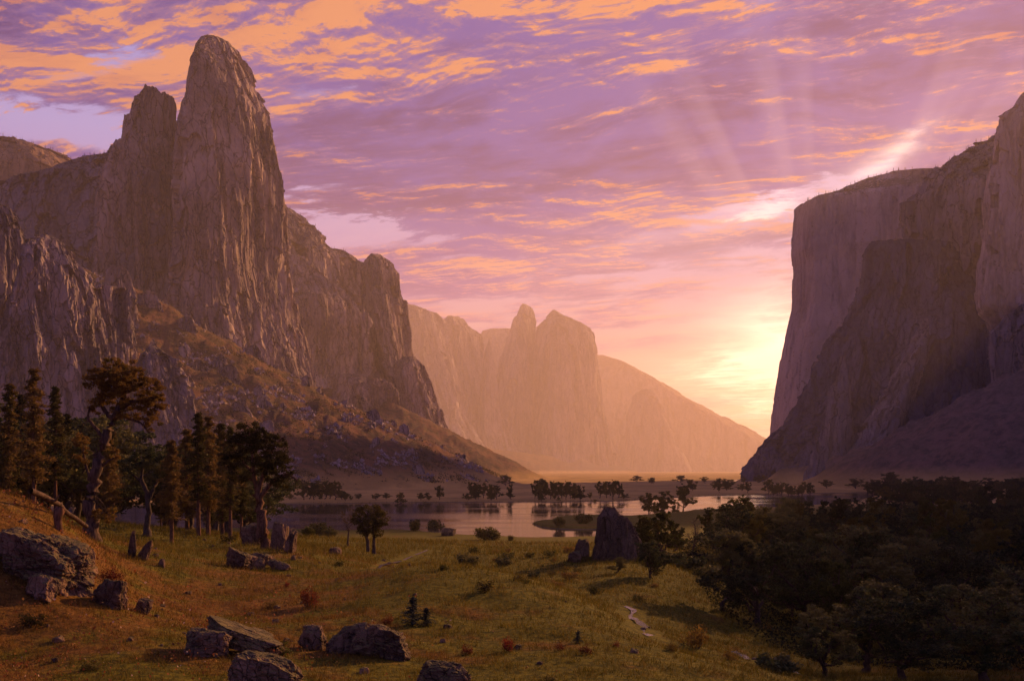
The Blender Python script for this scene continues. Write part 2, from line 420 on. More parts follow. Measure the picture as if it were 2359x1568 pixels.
def build_ground():
    azs = np.radians(np.r_[np.linspace(-180, -40, 36, endpoint=False), np.linspace(-40, 40, 820), np.linspace(40, 180, 36, endpoint=False)[1:]])
    rs = np.r_[0.5, np.exp(np.linspace(math.log(3), math.log(22), 24, endpoint=False)), np.exp(np.linspace(math.log(22), math.log(12000), 720)), np.exp(np.linspace(math.log(12600), math.log(26000), 14))]
    A, R = np.meshgrid(azs, rs); x = (R*np.sin(A)).ravel(); y = (R*np.cos(A)).ravel()
    z = ground(x, y)
    n = len(azs); m = len(rs)
    i = np.arange(m-1)[:, None]*n; j = np.arange(n)[None, :]; j2 = (j+1) % n
    Fc = np.stack([i+j, i+j2, i+n+j2, i+n+j], -1).reshape(-1, 4)
    o = mesh_np('ground', np.c_[x, y, z], Fc, M['ground'], smooth_shade=True); tag(o, kind='structure')
    return o
def ground_material():
    m, nt, out = material('grassland')
    g = nt.node('ShaderNodeNewGeometry'); pos = X(nt, g.outputs['Position'])
    px_, py_, pz_ = nt.sep(pos); nx, ny, nz = nt.sep(g.outputs['Normal'])
    rr = nt.math('SQRT', px_*px_+py_*py_)
    big = nt.noise(pos, .035, 5, .6); med = nt.noise(pos, .22, 6, .65); fine = nt.noise(pos, 2.2, 6, .7); fine2 = nt.noise(pos, 7.0, 4, .7)
    green = nt.mix(nt.maprange(fine, .35, .65), (.045, .044, .004, 1), (.150, .122, .008, 1))
    rust = nt.mix(nt.maprange(fine, .35, .65), (.085, .040, .007, 1), (.19, .088, .015, 1))
    left = nt.maprange(px_, 2.0, -22.0)*nt.maprange(rr, 130.0, 55.0)
    near = nt.mix(nt.maprange(med*.6+big*.4+left*.17, .53, .66), green, rust)
    near = nt.mix(nt.maprange(fine2, .56, .72)*.35, near, (.04, .035, .01, 1))
    mea = nt.mix(nt.maprange(nt.noise(nt.vmul(pos, (.01, .004, 0)), 1, 6, .65), .4, .6), (.50, .31, .09, 1), (.34, .21, .06, 1))  # dry meadow, its colour lightened for sunlight the cliffs block
    mea = nt.mix(nt.maprange(nt.noise(nt.vmul(pos, (.02, .012, 0)), 1, 6, .7), .58, .68)*.7, mea, (.10, .075, .03, 1))
    c = nt.mix(nt.maprange(rr, 640.0, 980.0), near, mea)
    # brushy, stony slopes under the cliffs
    b1 = nt.noise(pos, .012, 6, .65); b2 = nt.noise(pos, .06, 6, .7); b3 = nt.noise(pos, .2, 4, .6)
    sl1 = nt.mix(nt.maprange(b1*.5+b2*.5, .42, .58), (.17, .080, .038, 1), (.085, .056, .024, 1))
    sl1 = nt.mix(nt.maprange(b2, .52, .62)*.8, sl1, (.055, .038, .02, 1))
    sl1 = nt.mix(nt.maprange(b3, .60, .72)*.7, sl1, (.34, .22, .15, 1))
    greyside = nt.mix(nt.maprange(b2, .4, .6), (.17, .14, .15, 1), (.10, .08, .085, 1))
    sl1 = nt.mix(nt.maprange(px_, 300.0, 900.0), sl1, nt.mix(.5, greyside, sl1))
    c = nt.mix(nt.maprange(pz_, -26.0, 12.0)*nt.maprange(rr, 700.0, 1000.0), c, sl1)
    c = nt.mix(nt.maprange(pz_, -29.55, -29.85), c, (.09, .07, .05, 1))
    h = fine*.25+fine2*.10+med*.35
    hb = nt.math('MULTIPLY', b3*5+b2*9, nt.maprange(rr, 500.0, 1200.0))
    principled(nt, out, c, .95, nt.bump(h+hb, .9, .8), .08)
    return m
M['ground'] = ground_material()
# ------------------------------------------------------------------ cliffs
def resample(plan, N):
    p = np.array(plan+[plan[0]], float); s = np.r_[0, np.cumsum(np.hypot(*np.diff(p, axis=0).T))]
    # more columns on the side that faces the valley and the viewpoint
    t = np.linspace(0, s[-1], N, endpoint=False)
    q = np.c_[np.interp(t, s, p[:, 0]), np.interp(t, s, p[:, 1])]
    return q
def smooth_ring(q, k):
    for _ in range(k): q = (np.roll(q, 1, 0)+2*q+np.roll(q, -1, 0))/4
    return q
SKY_V = {}
ROUND = [(math.cos(t), math.sin(t)) for t in np.linspace(0, 2*math.pi, 24, endpoint=False)]
def facets(x, y, z, seed, slope=1.0):
    """cells, each a tilted plane: joints and slabs of rock"""
    ix, iy, iz = (np.floor(t).astype(np.int64) for t in (x, y, z))
    best = np.full(x.shape, 9.9); val = np.zeros(x.shape)
    for a in (-1, 0, 1):
        for b in (-1, 0, 1):
            for c in (-1, 0, 1):
                h = _hash(ix+a, iy+b, iz+c, seed)
                cx = ix+a+(h & np.uint32(255))/255.; cy_ = iy+b+((h >> np.uint32(8)) & np.uint32(255))/255.; cz = iz+c+((h >> np.uint32(16)) & np.uint32(255))/255.
                h2 = _hash(ix+a, iy+b, iz+c, seed+77)
                dx, dy, dz = x-cx, y-cy_, z-cz
                d = dx*dx+dy*dy+dz*dz
                g1 = (h2 & np.uint32(255))/127.5-1; g2 = ((h2 >> np.uint32(8)) & np.uint32(255))/127.5-1; g3 = ((h2 >> np.uint32(16)) & np.uint32(255))/127.5-1
                v = (((h2 >> np.uint32(24)) & np.uint32(255))/127.5-1)*.6+slope*(dx*g1+dy*g2+dz*g3)
                k = d < best
                best = np.where(k, d, best); val = np.where(k, v, val)
    return val
def massif(name, D, prof, mat, plan=None, N=420, Mr=300, amp=22, L=120, vert=5.0, rough=.55, seed=1, sm=8, crag=1.0, label=None, big=.10, ledge=0, lean=0, facet=1.0):
    """A rock body in rings: prof rows are (photo y, left x, right x, half depth in m), top first."""
    plan = plan or ROUND
    q = smooth_ring(resample(plan, N), sm)
    q = q/np.abs(q).max(0)
    il, ir = q[:, 0].argmin(), q[:, 0].argmax()
    pr = np.array(prof, float)
    py = np.interp(np.linspace(0, 1, Mr)**1.15, np.linspace(0, 1, len(pr)) if False else (pr[:, 0]-pr[0, 0])/(pr[-1, 0]-pr[0, 0]), pr[:, 0])
    pl = np.interp(py, pr[:, 0], pr[:, 1]); prr = np.interp(py, pr[:, 0], pr[:, 2]); b = np.interp(py, pr[:, 0], pr[:, 3])
    fr = (py-pr[0, 0])/(pr[-1, 0]-pr[0, 0])
    Dc = D-lean*fr
    yl = Dc+q[il, 1]*b; yr = Dc+q[ir, 1]*b
    z = wz(py, Dc)
    xl, xr = wx(pl, yl), wx(prr, yr)
    xc, a = (xl+xr)/2, np.maximum((xr-xl)/2, 1.)
    Xm = xc[:, None]+q[None, :, 0]*a[:, None]; Ym = Dc[:, None]*np.ones((1, N))+q[None, :, 1]*b[:, None]; Zm = np.repeat(z[:, None], N, 1)
    # outward direction
    tq = np.roll(q, -1, 0)-np.roll(q, 1, 0)
    nx = tq[None, :, 1]*b[:, None]; ny = -tq[None, :, 0]*a[:, None]
    nn = np.hypot(nx, ny)+1e-9; nx, ny = nx/nn, ny/nn
    sgn = np.sign((nx*q[None, :, 0]+ny*q[None, :, 1]).mean()); nx *= sgn; ny *= sgn
    fx, fy, fz = Xm.ravel(), Ym.ravel(), Zm.ravel()
    d = 0
    wv = fbm(fx/(L*1.5), fy/(L*1.5), fz/(L*1.5), 3, seed=seed+50)*.35
    R1 = ridged(fx/L+wv, fy/L+wv, fz/(L*vert*1.3), 6, rough, seed=seed)
    R2 = fbm(fx/(L*2.6), fy/(L*2.6), fz/(L*4), 3, seed=seed+30)
    R3 = fbm(fx/(L*.25), fy/(L*.25), fz/(L*.5), 4, .6, seed=seed+60)
    R4 = ridged(fx/(L*.3), fy/(L*.3), fz/(L*2.2), 3, .6, seed=seed+80)
    wl = fbm(fx/(L*.5), fy/(L*.5), fz/L, 3, seed=seed+13)*.25
    W1 = facets(fx/(L*.95)+wl, fy/(L*.95)+wl, fz/(L*vert*1.15)+wl*.3, seed, 1.35)
    W2 = facets(fx/(L*.36)+wl*.6, fy/(L*.36)+wl*.6, fz/(L*vert*.60)+wl*.3, seed+3, 1.2)
    W3 = facets(fx/(L*.14)+wl*.6, fy/(L*.14)+wl*.6, fz/(L*vert*.24)+wl*.4, seed+4, 1.1)
    d = amp*(R1*.50+R4*.20+R3*.07+W1*.95*facet+W2*.42*facet+W3*.17*facet)+amp*big*12*R2
    if ledge:
        lz = fz/ledge+fbm(fx/400, fy/400, fz/900, 2, seed=seed+5)*1.2; fr_ = lz-np.floor(lz)
        d = d-amp*.5*smooth(.0, .25, fr_)*smooth(1, .8, fr_)*(0.5+R2)
    d = d-d.mean()-amp*.25
    lim = np.minimum(1, (a/(amp*2.2)))[:, None]*smooth(-.02, .05, fr)[:, None]
    d = d.reshape(Mr, N)*lim
    Xm = Xm+nx*d; Ym = Ym+ny*d
    Zm = Zm+(fbm(fx/(L*.35), fy/(L*.35), 0*fx, 4, .6, seed=seed+90).reshape(Mr, N)*amp*.5*crag)*smooth(1.0, .75, fr)[:, None]
    V = np.c_[Xm.ravel(), Ym.ravel(), Zm.ravel()]
    V = np.vstack([V, [[Xm[0].mean(), Ym[0].mean(), Zm[0].mean()+1]]])
    i = np.arange(Mr-1)[:, None]*N; j = np.arange(N)[None, :]; j2 = (j+1) % N
    Fq = np.stack([i+j, i+N+j, i+N+j2, i+j2], -1).reshape(-1, 4)
    t = Mr*N; jj = np.arange(N); cap = np.stack([np.full(N, t), jj, (jj+1) % N, (jj+1) % N], -1)
    # the cap as quads with a repeated corner would be degenerate: collapse it with one inner ring instead
    inner = np.c_[(Xm[0]+Xm[0].mean())/2, (Ym[0]+Ym[0].mean())/2, Zm[0]+1.0]
    V = np.vstack([V[:-1], inner]); k0 = Mr*N
    Fr = np.stack([jj, (jj+1) % N, k0+(jj+1) % N, k0+jj], -1)
    half = N//2; h = np.arange(half-1)
    Fi = np.stack([k0+h, k0+h+1, k0+N-2-h, k0+N-1-h], -1)
    Fc = np.vstack([Fq, Fr, Fi])
    if label and D > 1000: SKY_V[label] = V
    o = mesh_np(name, V, Fc, mat, smooth_shade=False)
    tag(o, label, None, None, 'structure')
    return o
# plans: x to the right, y away from the viewpoint
P_LEFTDARK = [(-1,.1),(-.7,-.75),(.1,-1),(.5,-.55),(1,.15),(.75,.9),(-.6,1)]      # broad shaded front, wall turning to the sun on the right
P_WEDGE = [(-1,.3),(-.35,-1),(.15,-.75),(.6,-.15),(1,.5),(.6,1),(-.7,1)]
P_SLAB = [(-1,-.2),(-.6,-1),(.7,-.9),(1,-.1),(.7,.9),(-.7,1)]
P_PROW = [(-1,.35),(-.92,-.05),(-.2,-.55),(.5,-.95),(1,-1),(1,1),(-.6,1)]

def build_cliffs():
    G, GF, GD, GN, BH = M['granite'], M['granite_far'], M['granite_dark'], M['granite_near'], M['brown_hill']
    B = 1112  # a little under the valley floor, in photo units
    # the great tower and its lower companion on the left
    massif('rock_tower', 2500, [(86,485,510,10),(92,470,528,30),(105,455,548,60),(128,443,565,85),(160,437,586,110),(215,429,612,125),(250,426,628,135),(268,414,632,140),(285,408,638,146),(320,404,643,155),(400,408,658,180),
        (500,412,664,205),(620,412,674,225),(720,420,692,245),(820,440,718,260),(900,450,733,270),(965,460,748,280),(1100,460,790,300)], G, P_WEDGE, 620, 420, 13, 75, 6.5, .56, 3, sm=26, crag=.8, big=.035,
        label='tallest rock tower, blunt topped, rising over the left side of the valley')
    massif('rock_pinnacle', 2480, [(217,343,398,44),(219,338,401,54),(236,322,406,64),(254,306,409,76),(300,300,411,88),(345,292,426,105),(362,276,436,118),(400,262,452,140),(470,250,470,170),(560,246,482,190),(700,250,480,205),(800,262,478,215),(1000,300,480,230)],
        G, P_WEDGE, 460, 320, 14, 60, 6, .56, 8, sm=12, crag=3.2, big=.04, label='lower square-topped pinnacle leaning on the tallest tower')
    massif('rock_needle', 2480, [(266,286,293,6),(284,283,295,9),(320,281,297,13),(350,278,300,18),(400,272,304,30)], G, ROUND, 120, 120, 2.5, 22, 4, .55, 9, sm=3, label='thin needle of rock left of the square-topped pinnacle')
    massif('rock_buttress', 2330, [(425,438,452,10),(470,432,468,30),(560,420,492,55),(620,402,498,65),(700,380,482,75),(780,352,468,85),(850,340,474,95),(1000,340,480,100)], G, P_WEDGE, 260, 240, 12, 48, 6, .58, 15, sm=6,
        label='sunlit buttress in front of the gap between the two towers')
    # shaded ridge joining them to the left edge, and the orange hill beyond
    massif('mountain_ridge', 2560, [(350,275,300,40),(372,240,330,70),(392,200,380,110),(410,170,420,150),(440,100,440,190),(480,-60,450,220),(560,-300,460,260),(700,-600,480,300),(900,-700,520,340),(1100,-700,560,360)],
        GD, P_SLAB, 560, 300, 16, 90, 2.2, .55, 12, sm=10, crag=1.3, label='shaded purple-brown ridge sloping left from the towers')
    massif('hill', 3600, [(333,10,30,60),(338,-60,70,120),(350,-160,120,180),(365,-260,155,230),(388,-300,200,260),(420,-320,240,290),(600,-350,400,350)], BH, P_SLAB, 420, 160, 16, 140, 1.5, .55, 14, sm=20, crag=1.2,
        label='orange-brown rounded hill at the far left skyline')
    # nearer cliffs at the left edge
    massif('cliff', 1300, [(468,-30,8,12),(490,-70,30,30),(520,-90,55,45),(550,-110,78,55),(600,-140,90,70),(700,-170,110,85),(800,-200,130,95),(900,-220,150,105),(1150,-240,180,120)], GN, P_WEDGE, 420, 300, 12, 42, 4, .58, 31, sm=8,
        label='jagged grey cliff at the left edge')
    massif('cliff', 1240, [(546,100,128,10),(556,82,152,25),(580,70,168,40),(620,66,192,52),(660,60,212,62),(720,50,232,72),(800,40,255,80),(870,30,272,88),(960,20,290,95),(1150,0,310,105)], GN, P_WEDGE, 460, 300, 11, 40, 5, .58, 33, sm=6,
        label='dark cliff with one sunlit edge, second from the left edge')
    massif('cliff', 1330, [(653,222,250,8),(660,215,288,22),(680,210,297,35),(740,215,302,48),(805,225,310,55),(1150,230,350,90)], GN, P_WEDGE, 260, 200, 7, 26, 5, .58, 35, sm=5, label='small sunlit cliff right of the dark edge cliff')
    massif('cliff', 1300, [(798,345,362,8),(820,325,392,24),(850,318,405,34),(900,315,428,44),(950,312,442,52),(1010,310,462,58),(1150,300,510,80)], GN, P_WEDGE, 300, 220, 8, 26, 4.5, .6, 37, sm=4,
        label='broken cliff above the pines with a bright right edge')
    for px0, py0, w, h, D, lb in ((275,612,70,80,1900,'rock outcrop high on the left slope'),(505,812,75,60,1950,'rock outcrop on the slope below the tallest tower'),(610,928,60,60,1800,'dark rock outcrop low on the brown slope'),
                                  (782,940,45,60,2150,'sunlit rock knob at the foot of the tallest tower'),(975,1045,40,50,2100,'pale rock knob where the slope meets the meadow'),(560,845,50,40,2000,'low outcrop under the tower foot')):
        massif('rock_outcrop', D, [(py0,px0-w*.25,px0+w*.1,3),(py0+h*.12,px0-w*.42,px0+w*.32,9),(py0+h*.5,px0-w*.5,px0+w*.42,14),(py0+h,px0-w*.55,px0+w*.55,18),(py0+h*2.2,px0-w*.7,px0+w*.8,30)],
               G, P_WEDGE, 120, 90, 4, 16, 4, .6, int(px0), sm=2, label=lb)
    # middle distance wall
    massif('mountain', 4000, [(476,560,672,60),(500,540,705,110),(530,520,745,160),(560,500,775,200),(575,500,812,230),(590,490,836,260),(640,480,850,300),(690,480,880,330),(760,480,905,350),(860,480,935,370),(950,480,975,390),(1010,480,1050,400),(1115,480,1160,420)],
        M['granite'], P_WEDGE, 560, 340, 24, 130, 3.2, .57, 41, sm=8, crag=1.2, big=.07, label='long sloping mountain wall behind the tallest tower')
    massif('cliff', 3900, [(587,850,880,25),(600,838,902,60),(625,832,922,80),(670,838,928,95),(690,840,938,110),(780,860,948,130),(850,880,960,150),(940,900,1000,165),(1010,900,1040,180),(1115,900,1100,200)], M['granite'], P_WEDGE, 320, 280, 15, 75, 6, .56, 43, sm=5,
        label='square-shouldered cliff at the right end of the long mountain wall')
    massif('cliff', 3650, [(588,640,700,30),(615,620,735,70),(650,610,772,100),(680,600,808,120),(695,600,838,140),(730,600,848,150),(800,600,856,160),(862,600,868,170),(1000,600,900,200)], M['granite'], P_WEDGE, 380, 260, 13, 65, 5, .57, 45, sm=4,
        label='cliff with a pale sunlit rim on the middle wall')
    massif('cliff', 3450, [(862,770,842,25),(872,760,885,55),(895,760,912,75),(930,750,925,90),(1050,740,960,120)], M['granite'], P_WEDGE, 220, 140, 10, 40, 4, .57, 47, sm=4, label='low rock shelf under the cliff with a pale rim')
    massif('cliff', 3750, [(822,925,958,25),(840,915,975,60),(880,910,992,80),(930,910,1012,95),(1000,910,1042,110),(1115,910,1090,130)], M['granite'], P_WEDGE, 220, 180, 10, 50, 5, .57, 49, sm=4, label='steep fluted spur right of the long mountain wall')
    # hazy ranges
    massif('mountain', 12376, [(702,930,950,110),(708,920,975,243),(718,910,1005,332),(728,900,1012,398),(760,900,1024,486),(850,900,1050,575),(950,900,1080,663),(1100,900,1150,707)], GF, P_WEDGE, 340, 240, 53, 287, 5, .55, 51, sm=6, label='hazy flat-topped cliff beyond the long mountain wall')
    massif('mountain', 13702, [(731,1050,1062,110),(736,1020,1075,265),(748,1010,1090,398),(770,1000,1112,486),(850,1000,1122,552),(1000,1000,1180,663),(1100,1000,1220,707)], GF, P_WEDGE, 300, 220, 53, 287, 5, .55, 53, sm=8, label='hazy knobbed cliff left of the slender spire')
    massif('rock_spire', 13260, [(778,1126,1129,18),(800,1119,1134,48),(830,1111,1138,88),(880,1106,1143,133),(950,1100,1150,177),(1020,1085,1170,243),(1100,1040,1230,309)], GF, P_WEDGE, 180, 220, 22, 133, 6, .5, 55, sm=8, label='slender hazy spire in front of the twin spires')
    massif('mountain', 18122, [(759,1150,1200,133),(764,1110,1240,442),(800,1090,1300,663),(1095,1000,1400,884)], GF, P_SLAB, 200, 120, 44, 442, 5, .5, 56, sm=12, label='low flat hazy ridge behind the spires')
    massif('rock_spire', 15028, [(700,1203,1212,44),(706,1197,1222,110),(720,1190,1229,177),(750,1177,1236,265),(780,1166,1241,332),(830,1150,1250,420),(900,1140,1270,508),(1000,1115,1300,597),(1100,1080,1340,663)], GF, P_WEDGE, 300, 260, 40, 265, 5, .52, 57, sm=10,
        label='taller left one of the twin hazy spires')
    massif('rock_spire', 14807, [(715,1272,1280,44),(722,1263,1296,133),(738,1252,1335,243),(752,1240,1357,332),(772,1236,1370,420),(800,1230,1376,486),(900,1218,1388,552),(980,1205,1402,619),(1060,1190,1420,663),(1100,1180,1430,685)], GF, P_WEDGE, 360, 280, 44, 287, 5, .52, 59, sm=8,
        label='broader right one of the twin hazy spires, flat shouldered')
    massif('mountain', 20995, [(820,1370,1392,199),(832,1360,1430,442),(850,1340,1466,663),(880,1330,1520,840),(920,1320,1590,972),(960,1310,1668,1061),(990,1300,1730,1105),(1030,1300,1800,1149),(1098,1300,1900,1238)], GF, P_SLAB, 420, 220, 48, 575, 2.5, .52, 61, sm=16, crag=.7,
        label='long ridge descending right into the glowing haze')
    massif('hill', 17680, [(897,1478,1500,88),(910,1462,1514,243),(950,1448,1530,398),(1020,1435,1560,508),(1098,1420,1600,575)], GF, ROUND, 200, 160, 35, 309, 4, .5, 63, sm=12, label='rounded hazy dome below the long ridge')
    # the great prow on the right
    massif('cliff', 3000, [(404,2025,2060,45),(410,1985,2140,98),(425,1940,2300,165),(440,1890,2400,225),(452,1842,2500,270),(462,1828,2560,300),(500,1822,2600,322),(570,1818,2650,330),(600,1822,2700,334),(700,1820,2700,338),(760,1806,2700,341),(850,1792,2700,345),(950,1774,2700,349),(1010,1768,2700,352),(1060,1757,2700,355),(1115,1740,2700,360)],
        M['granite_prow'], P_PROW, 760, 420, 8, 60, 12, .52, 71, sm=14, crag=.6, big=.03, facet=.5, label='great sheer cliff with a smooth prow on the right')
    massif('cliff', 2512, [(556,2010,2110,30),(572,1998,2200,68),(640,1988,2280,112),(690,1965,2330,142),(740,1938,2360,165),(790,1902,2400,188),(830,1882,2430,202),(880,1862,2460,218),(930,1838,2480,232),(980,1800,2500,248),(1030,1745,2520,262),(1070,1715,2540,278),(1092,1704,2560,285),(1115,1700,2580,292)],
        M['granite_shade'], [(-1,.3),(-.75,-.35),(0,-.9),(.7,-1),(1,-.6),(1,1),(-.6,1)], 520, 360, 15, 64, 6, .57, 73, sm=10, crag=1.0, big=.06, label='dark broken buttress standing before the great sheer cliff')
    massif('cliff', 2230, [(735,2128,2140,10),(770,2110,2145,22),(830,2078,2130,34),(900,2042,2108,44),(960,2006,2082,52),(1020,1970,2060,60),(1100,1916,2040,80)], GD, P_WEDGE, 260, 240, 7, 28, 6, .58, 75, sm=4, label='narrow slanting rib of pale rock on the dark buttress')
    massif('cliff', 2362, [(818,1938,1946,8),(850,1928,1952,20),(900,1912,1958,32),(960,1897,1962,42),(1020,1884,1966,50),(1100,1868,1976,60)], GD, P_WEDGE, 200, 180, 6, 24, 6, .58, 76, sm=4, label='slim pale rib at the left of the dark buttress')
    # right-hand wall climbing out of frame
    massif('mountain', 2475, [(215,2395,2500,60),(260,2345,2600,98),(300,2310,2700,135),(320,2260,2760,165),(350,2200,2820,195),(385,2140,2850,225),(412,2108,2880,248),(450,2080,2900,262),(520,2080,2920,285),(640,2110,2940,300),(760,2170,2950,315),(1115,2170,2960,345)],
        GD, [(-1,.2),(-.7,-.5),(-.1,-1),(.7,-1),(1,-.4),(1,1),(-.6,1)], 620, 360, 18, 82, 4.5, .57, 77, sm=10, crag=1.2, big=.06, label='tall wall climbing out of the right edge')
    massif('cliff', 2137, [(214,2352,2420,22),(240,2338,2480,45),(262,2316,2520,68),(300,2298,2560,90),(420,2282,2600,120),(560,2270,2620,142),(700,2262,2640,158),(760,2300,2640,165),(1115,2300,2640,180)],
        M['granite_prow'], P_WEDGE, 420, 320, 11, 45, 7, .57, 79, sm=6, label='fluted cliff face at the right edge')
    massif('cliff', 1950, [(700,2352,2480,22),(725,2310,2540,52),(770,2280,2600,82),(850,2290,2640,105),(950,2300,2660,120),(1115,2300,2680,135)], GD, P_WEDGE, 320, 200, 11, 42, 5, .58, 81, sm=6, label='broken ledge cliff low at the right edge')
    massif('rock_outcrop', 1875, [(1010,1882,1886,2),(1030,1876,1890,6),(1070,1868,1900,10),(1110,1850,1915,15)], GD, P_WEDGE, 100, 90, 4, 16, 5, .58, 83, sm=2, label='small pale pinnacle at the foot of the dark buttress')

    # rocks breaking through the slope on the left
    rg = random.Random(12); k = 0
    while k < 60:
        px = rg.uniform(330, 1120); Y = rg.uniform(1450, 2250); x = wx(px, Y); g = gz(x, Y)
        if g < -14: continue
        base = HY-g*F/Y; h = rg.uniform(9, 40)*(1.25-px/1500); w = h*rg.uniform(.7, 1.9); k += 1
        massif('rock_outcrop', Y+8, [(base-h,px-w*.1,px+w*.15,2),(base-h*.8,px-w*.42,px+w*.32,6),(base-h*.3,px-w*.5,px+w*.42,9),(base+h*.3,px-w*.6,px+w*.6,12),(base+h*1.2,px-w*.8,px+w*.9,18)], G, P_WEDGE, 70, 40, 2.6, 11, 4, .6, k+200, sm=2)
    # unseen ridge added past the right edge, its crest shaped to shade the wood
    su, cu = math.sin(SUN_AZ), math.cos(SUN_AZ); v0 = 1600.
    edge_pts = [(11, 55, -12), (15, 100, -14), (34, 200, -20), (98, 400, -26), (168, 600, -28)]     # where the wood's shade ends on the ground
    uv = sorted((x*cu-y*su, x*su+y*cu, z) for x, y, z in edge_pts)
    us = np.linspace(uv[0][0]-4, 900, 260); vs = np.linspace(-330, 330, 110)
    te = math.tan(SUN_EL)
    tops = np.interp(us, [uv[0][0]-4]+[q[0] for q in uv]+[uv[-1][0]+40, uv[-1][0]+90, uv[-1][0]+250, 900], [0]+[te*(v0-q[1])+q[2] for q in uv]+[te*(v0-10)-4, te*(v0+60), 760, 800])
    U, V_ = np.meshgrid(us, vs); T = np.repeat(tops[None], len(vs), 0)
    Xr = U*cu+(v0+V_)*su; Yr = -U*su+(v0+V_)*cu
    Zr = T-np.abs(V_)*1.9+ridged(Xr/70, Yr/70, 0*Xr, 5, .55, seed=301)*22*smooth(0, 40, np.abs(V_))+fbm(Xr/20, Yr/20, 0*Xr, 3, seed=302)*4
    Zr = np.maximum(Zr, -40)
    n = len(us); i = np.arange(len(vs)-1)[:, None]*n; j = np.arange(n-1)[None]
    tag(mesh_np('mountain_ridge', np.c_[Xr.ravel(), Yr.ravel(), Zr.ravel()], np.stack([i+j, i+j+1, i+n+j+1, i+n+j], -1).reshape(-1, 4), GD), None, None, None, 'structure')  # out of view, added to block the sun
# ------------------------------------------------------------------ plants
class Acc:
    def __init__(s): s.V = []; s.F = []; s.n = 0
    def tube(s, pts, rad, sides=7):
        pts = np.array(pts, float); n = len(pts); rad = np.asarray(rad, float)
        t = np.gradient(pts, axis=0); t /= np.linalg.norm(t, axis=1)[:, None]+1e-9
        up = np.where(np.abs(t[:, 2:3]) > .9, [[1., 0, 0]], [[0, 0, 1.]])
        a = np.cross(t, up); a /= np.linalg.norm(a, axis=1)[:, None]; b = np.cross(t, a)
        th = np.linspace(0, 2*np.pi, sides, endpoint=False)
        ring = pts[:, None]+rad[:, None, None]*(np.cos(th)[None, :, None]*a[:, None]+np.sin(th)[None, :, None]*b[:, None])
        i = np.arange(n-1)[:, None]*sides; j = np.arange(sides)[None]; j2 = (j+1) % sides
        s.F.append((np.stack([i+j, i+j2, i+sides+j2, i+sides+j], -1).reshape(-1, 4))+s.n)
        s.V.append(ring.reshape(-1, 3)); s.n += n*sides
    def arrays(s): return np.vstack(s.V), np.vstack(s.F)
def leaf_quads(rng, C, size, aspect=.6, flat=0.0):
    n = len(C); a = rng.normal(size=(n, 3)); a[:, 2] *= (1-flat); a /= np.linalg.norm(a, axis=1)[:, None]
    b = np.cross(a, rng.normal(size=(n, 3))); b /= np.linalg.norm(b, axis=1)[:, None]
    s = (size*rng.uniform(.6, 1.35, n))[:, None]
    V = np.stack([C-a*s, C-b*s*aspect, C+a*s, C+b*s*aspect], 1).reshape(-1, 3)
    Fc = np.arange(4*n).reshape(n, 4)
    return V, Fc, rng.random(n)
def clump_pts(rng, centers, rad, per, flat=.65):
    c = np.repeat(np.asarray(centers), per, 0); k = len(c)
    d = rng.normal(size=(k, 3)); d /= np.linalg.norm(d, axis=1)[:, None]
    r = np.repeat(np.broadcast_to(rad, (len(centers),)), per)*rng.random(k)**.45
    d[:, 2] *= flat
    return c+d*r[:, None]
def bend(rng, a, b, k, wob):
    t = np.linspace(0, 1, k)[:, None]; p = a+(b-a)*t
    L = np.linalg.norm(b-a)
    off = np.cumsum(rng.normal(size=(k, 3)), 0)*wob*L/k; off -= off[0]+(off[-1]-off[0])*t
    return p+off
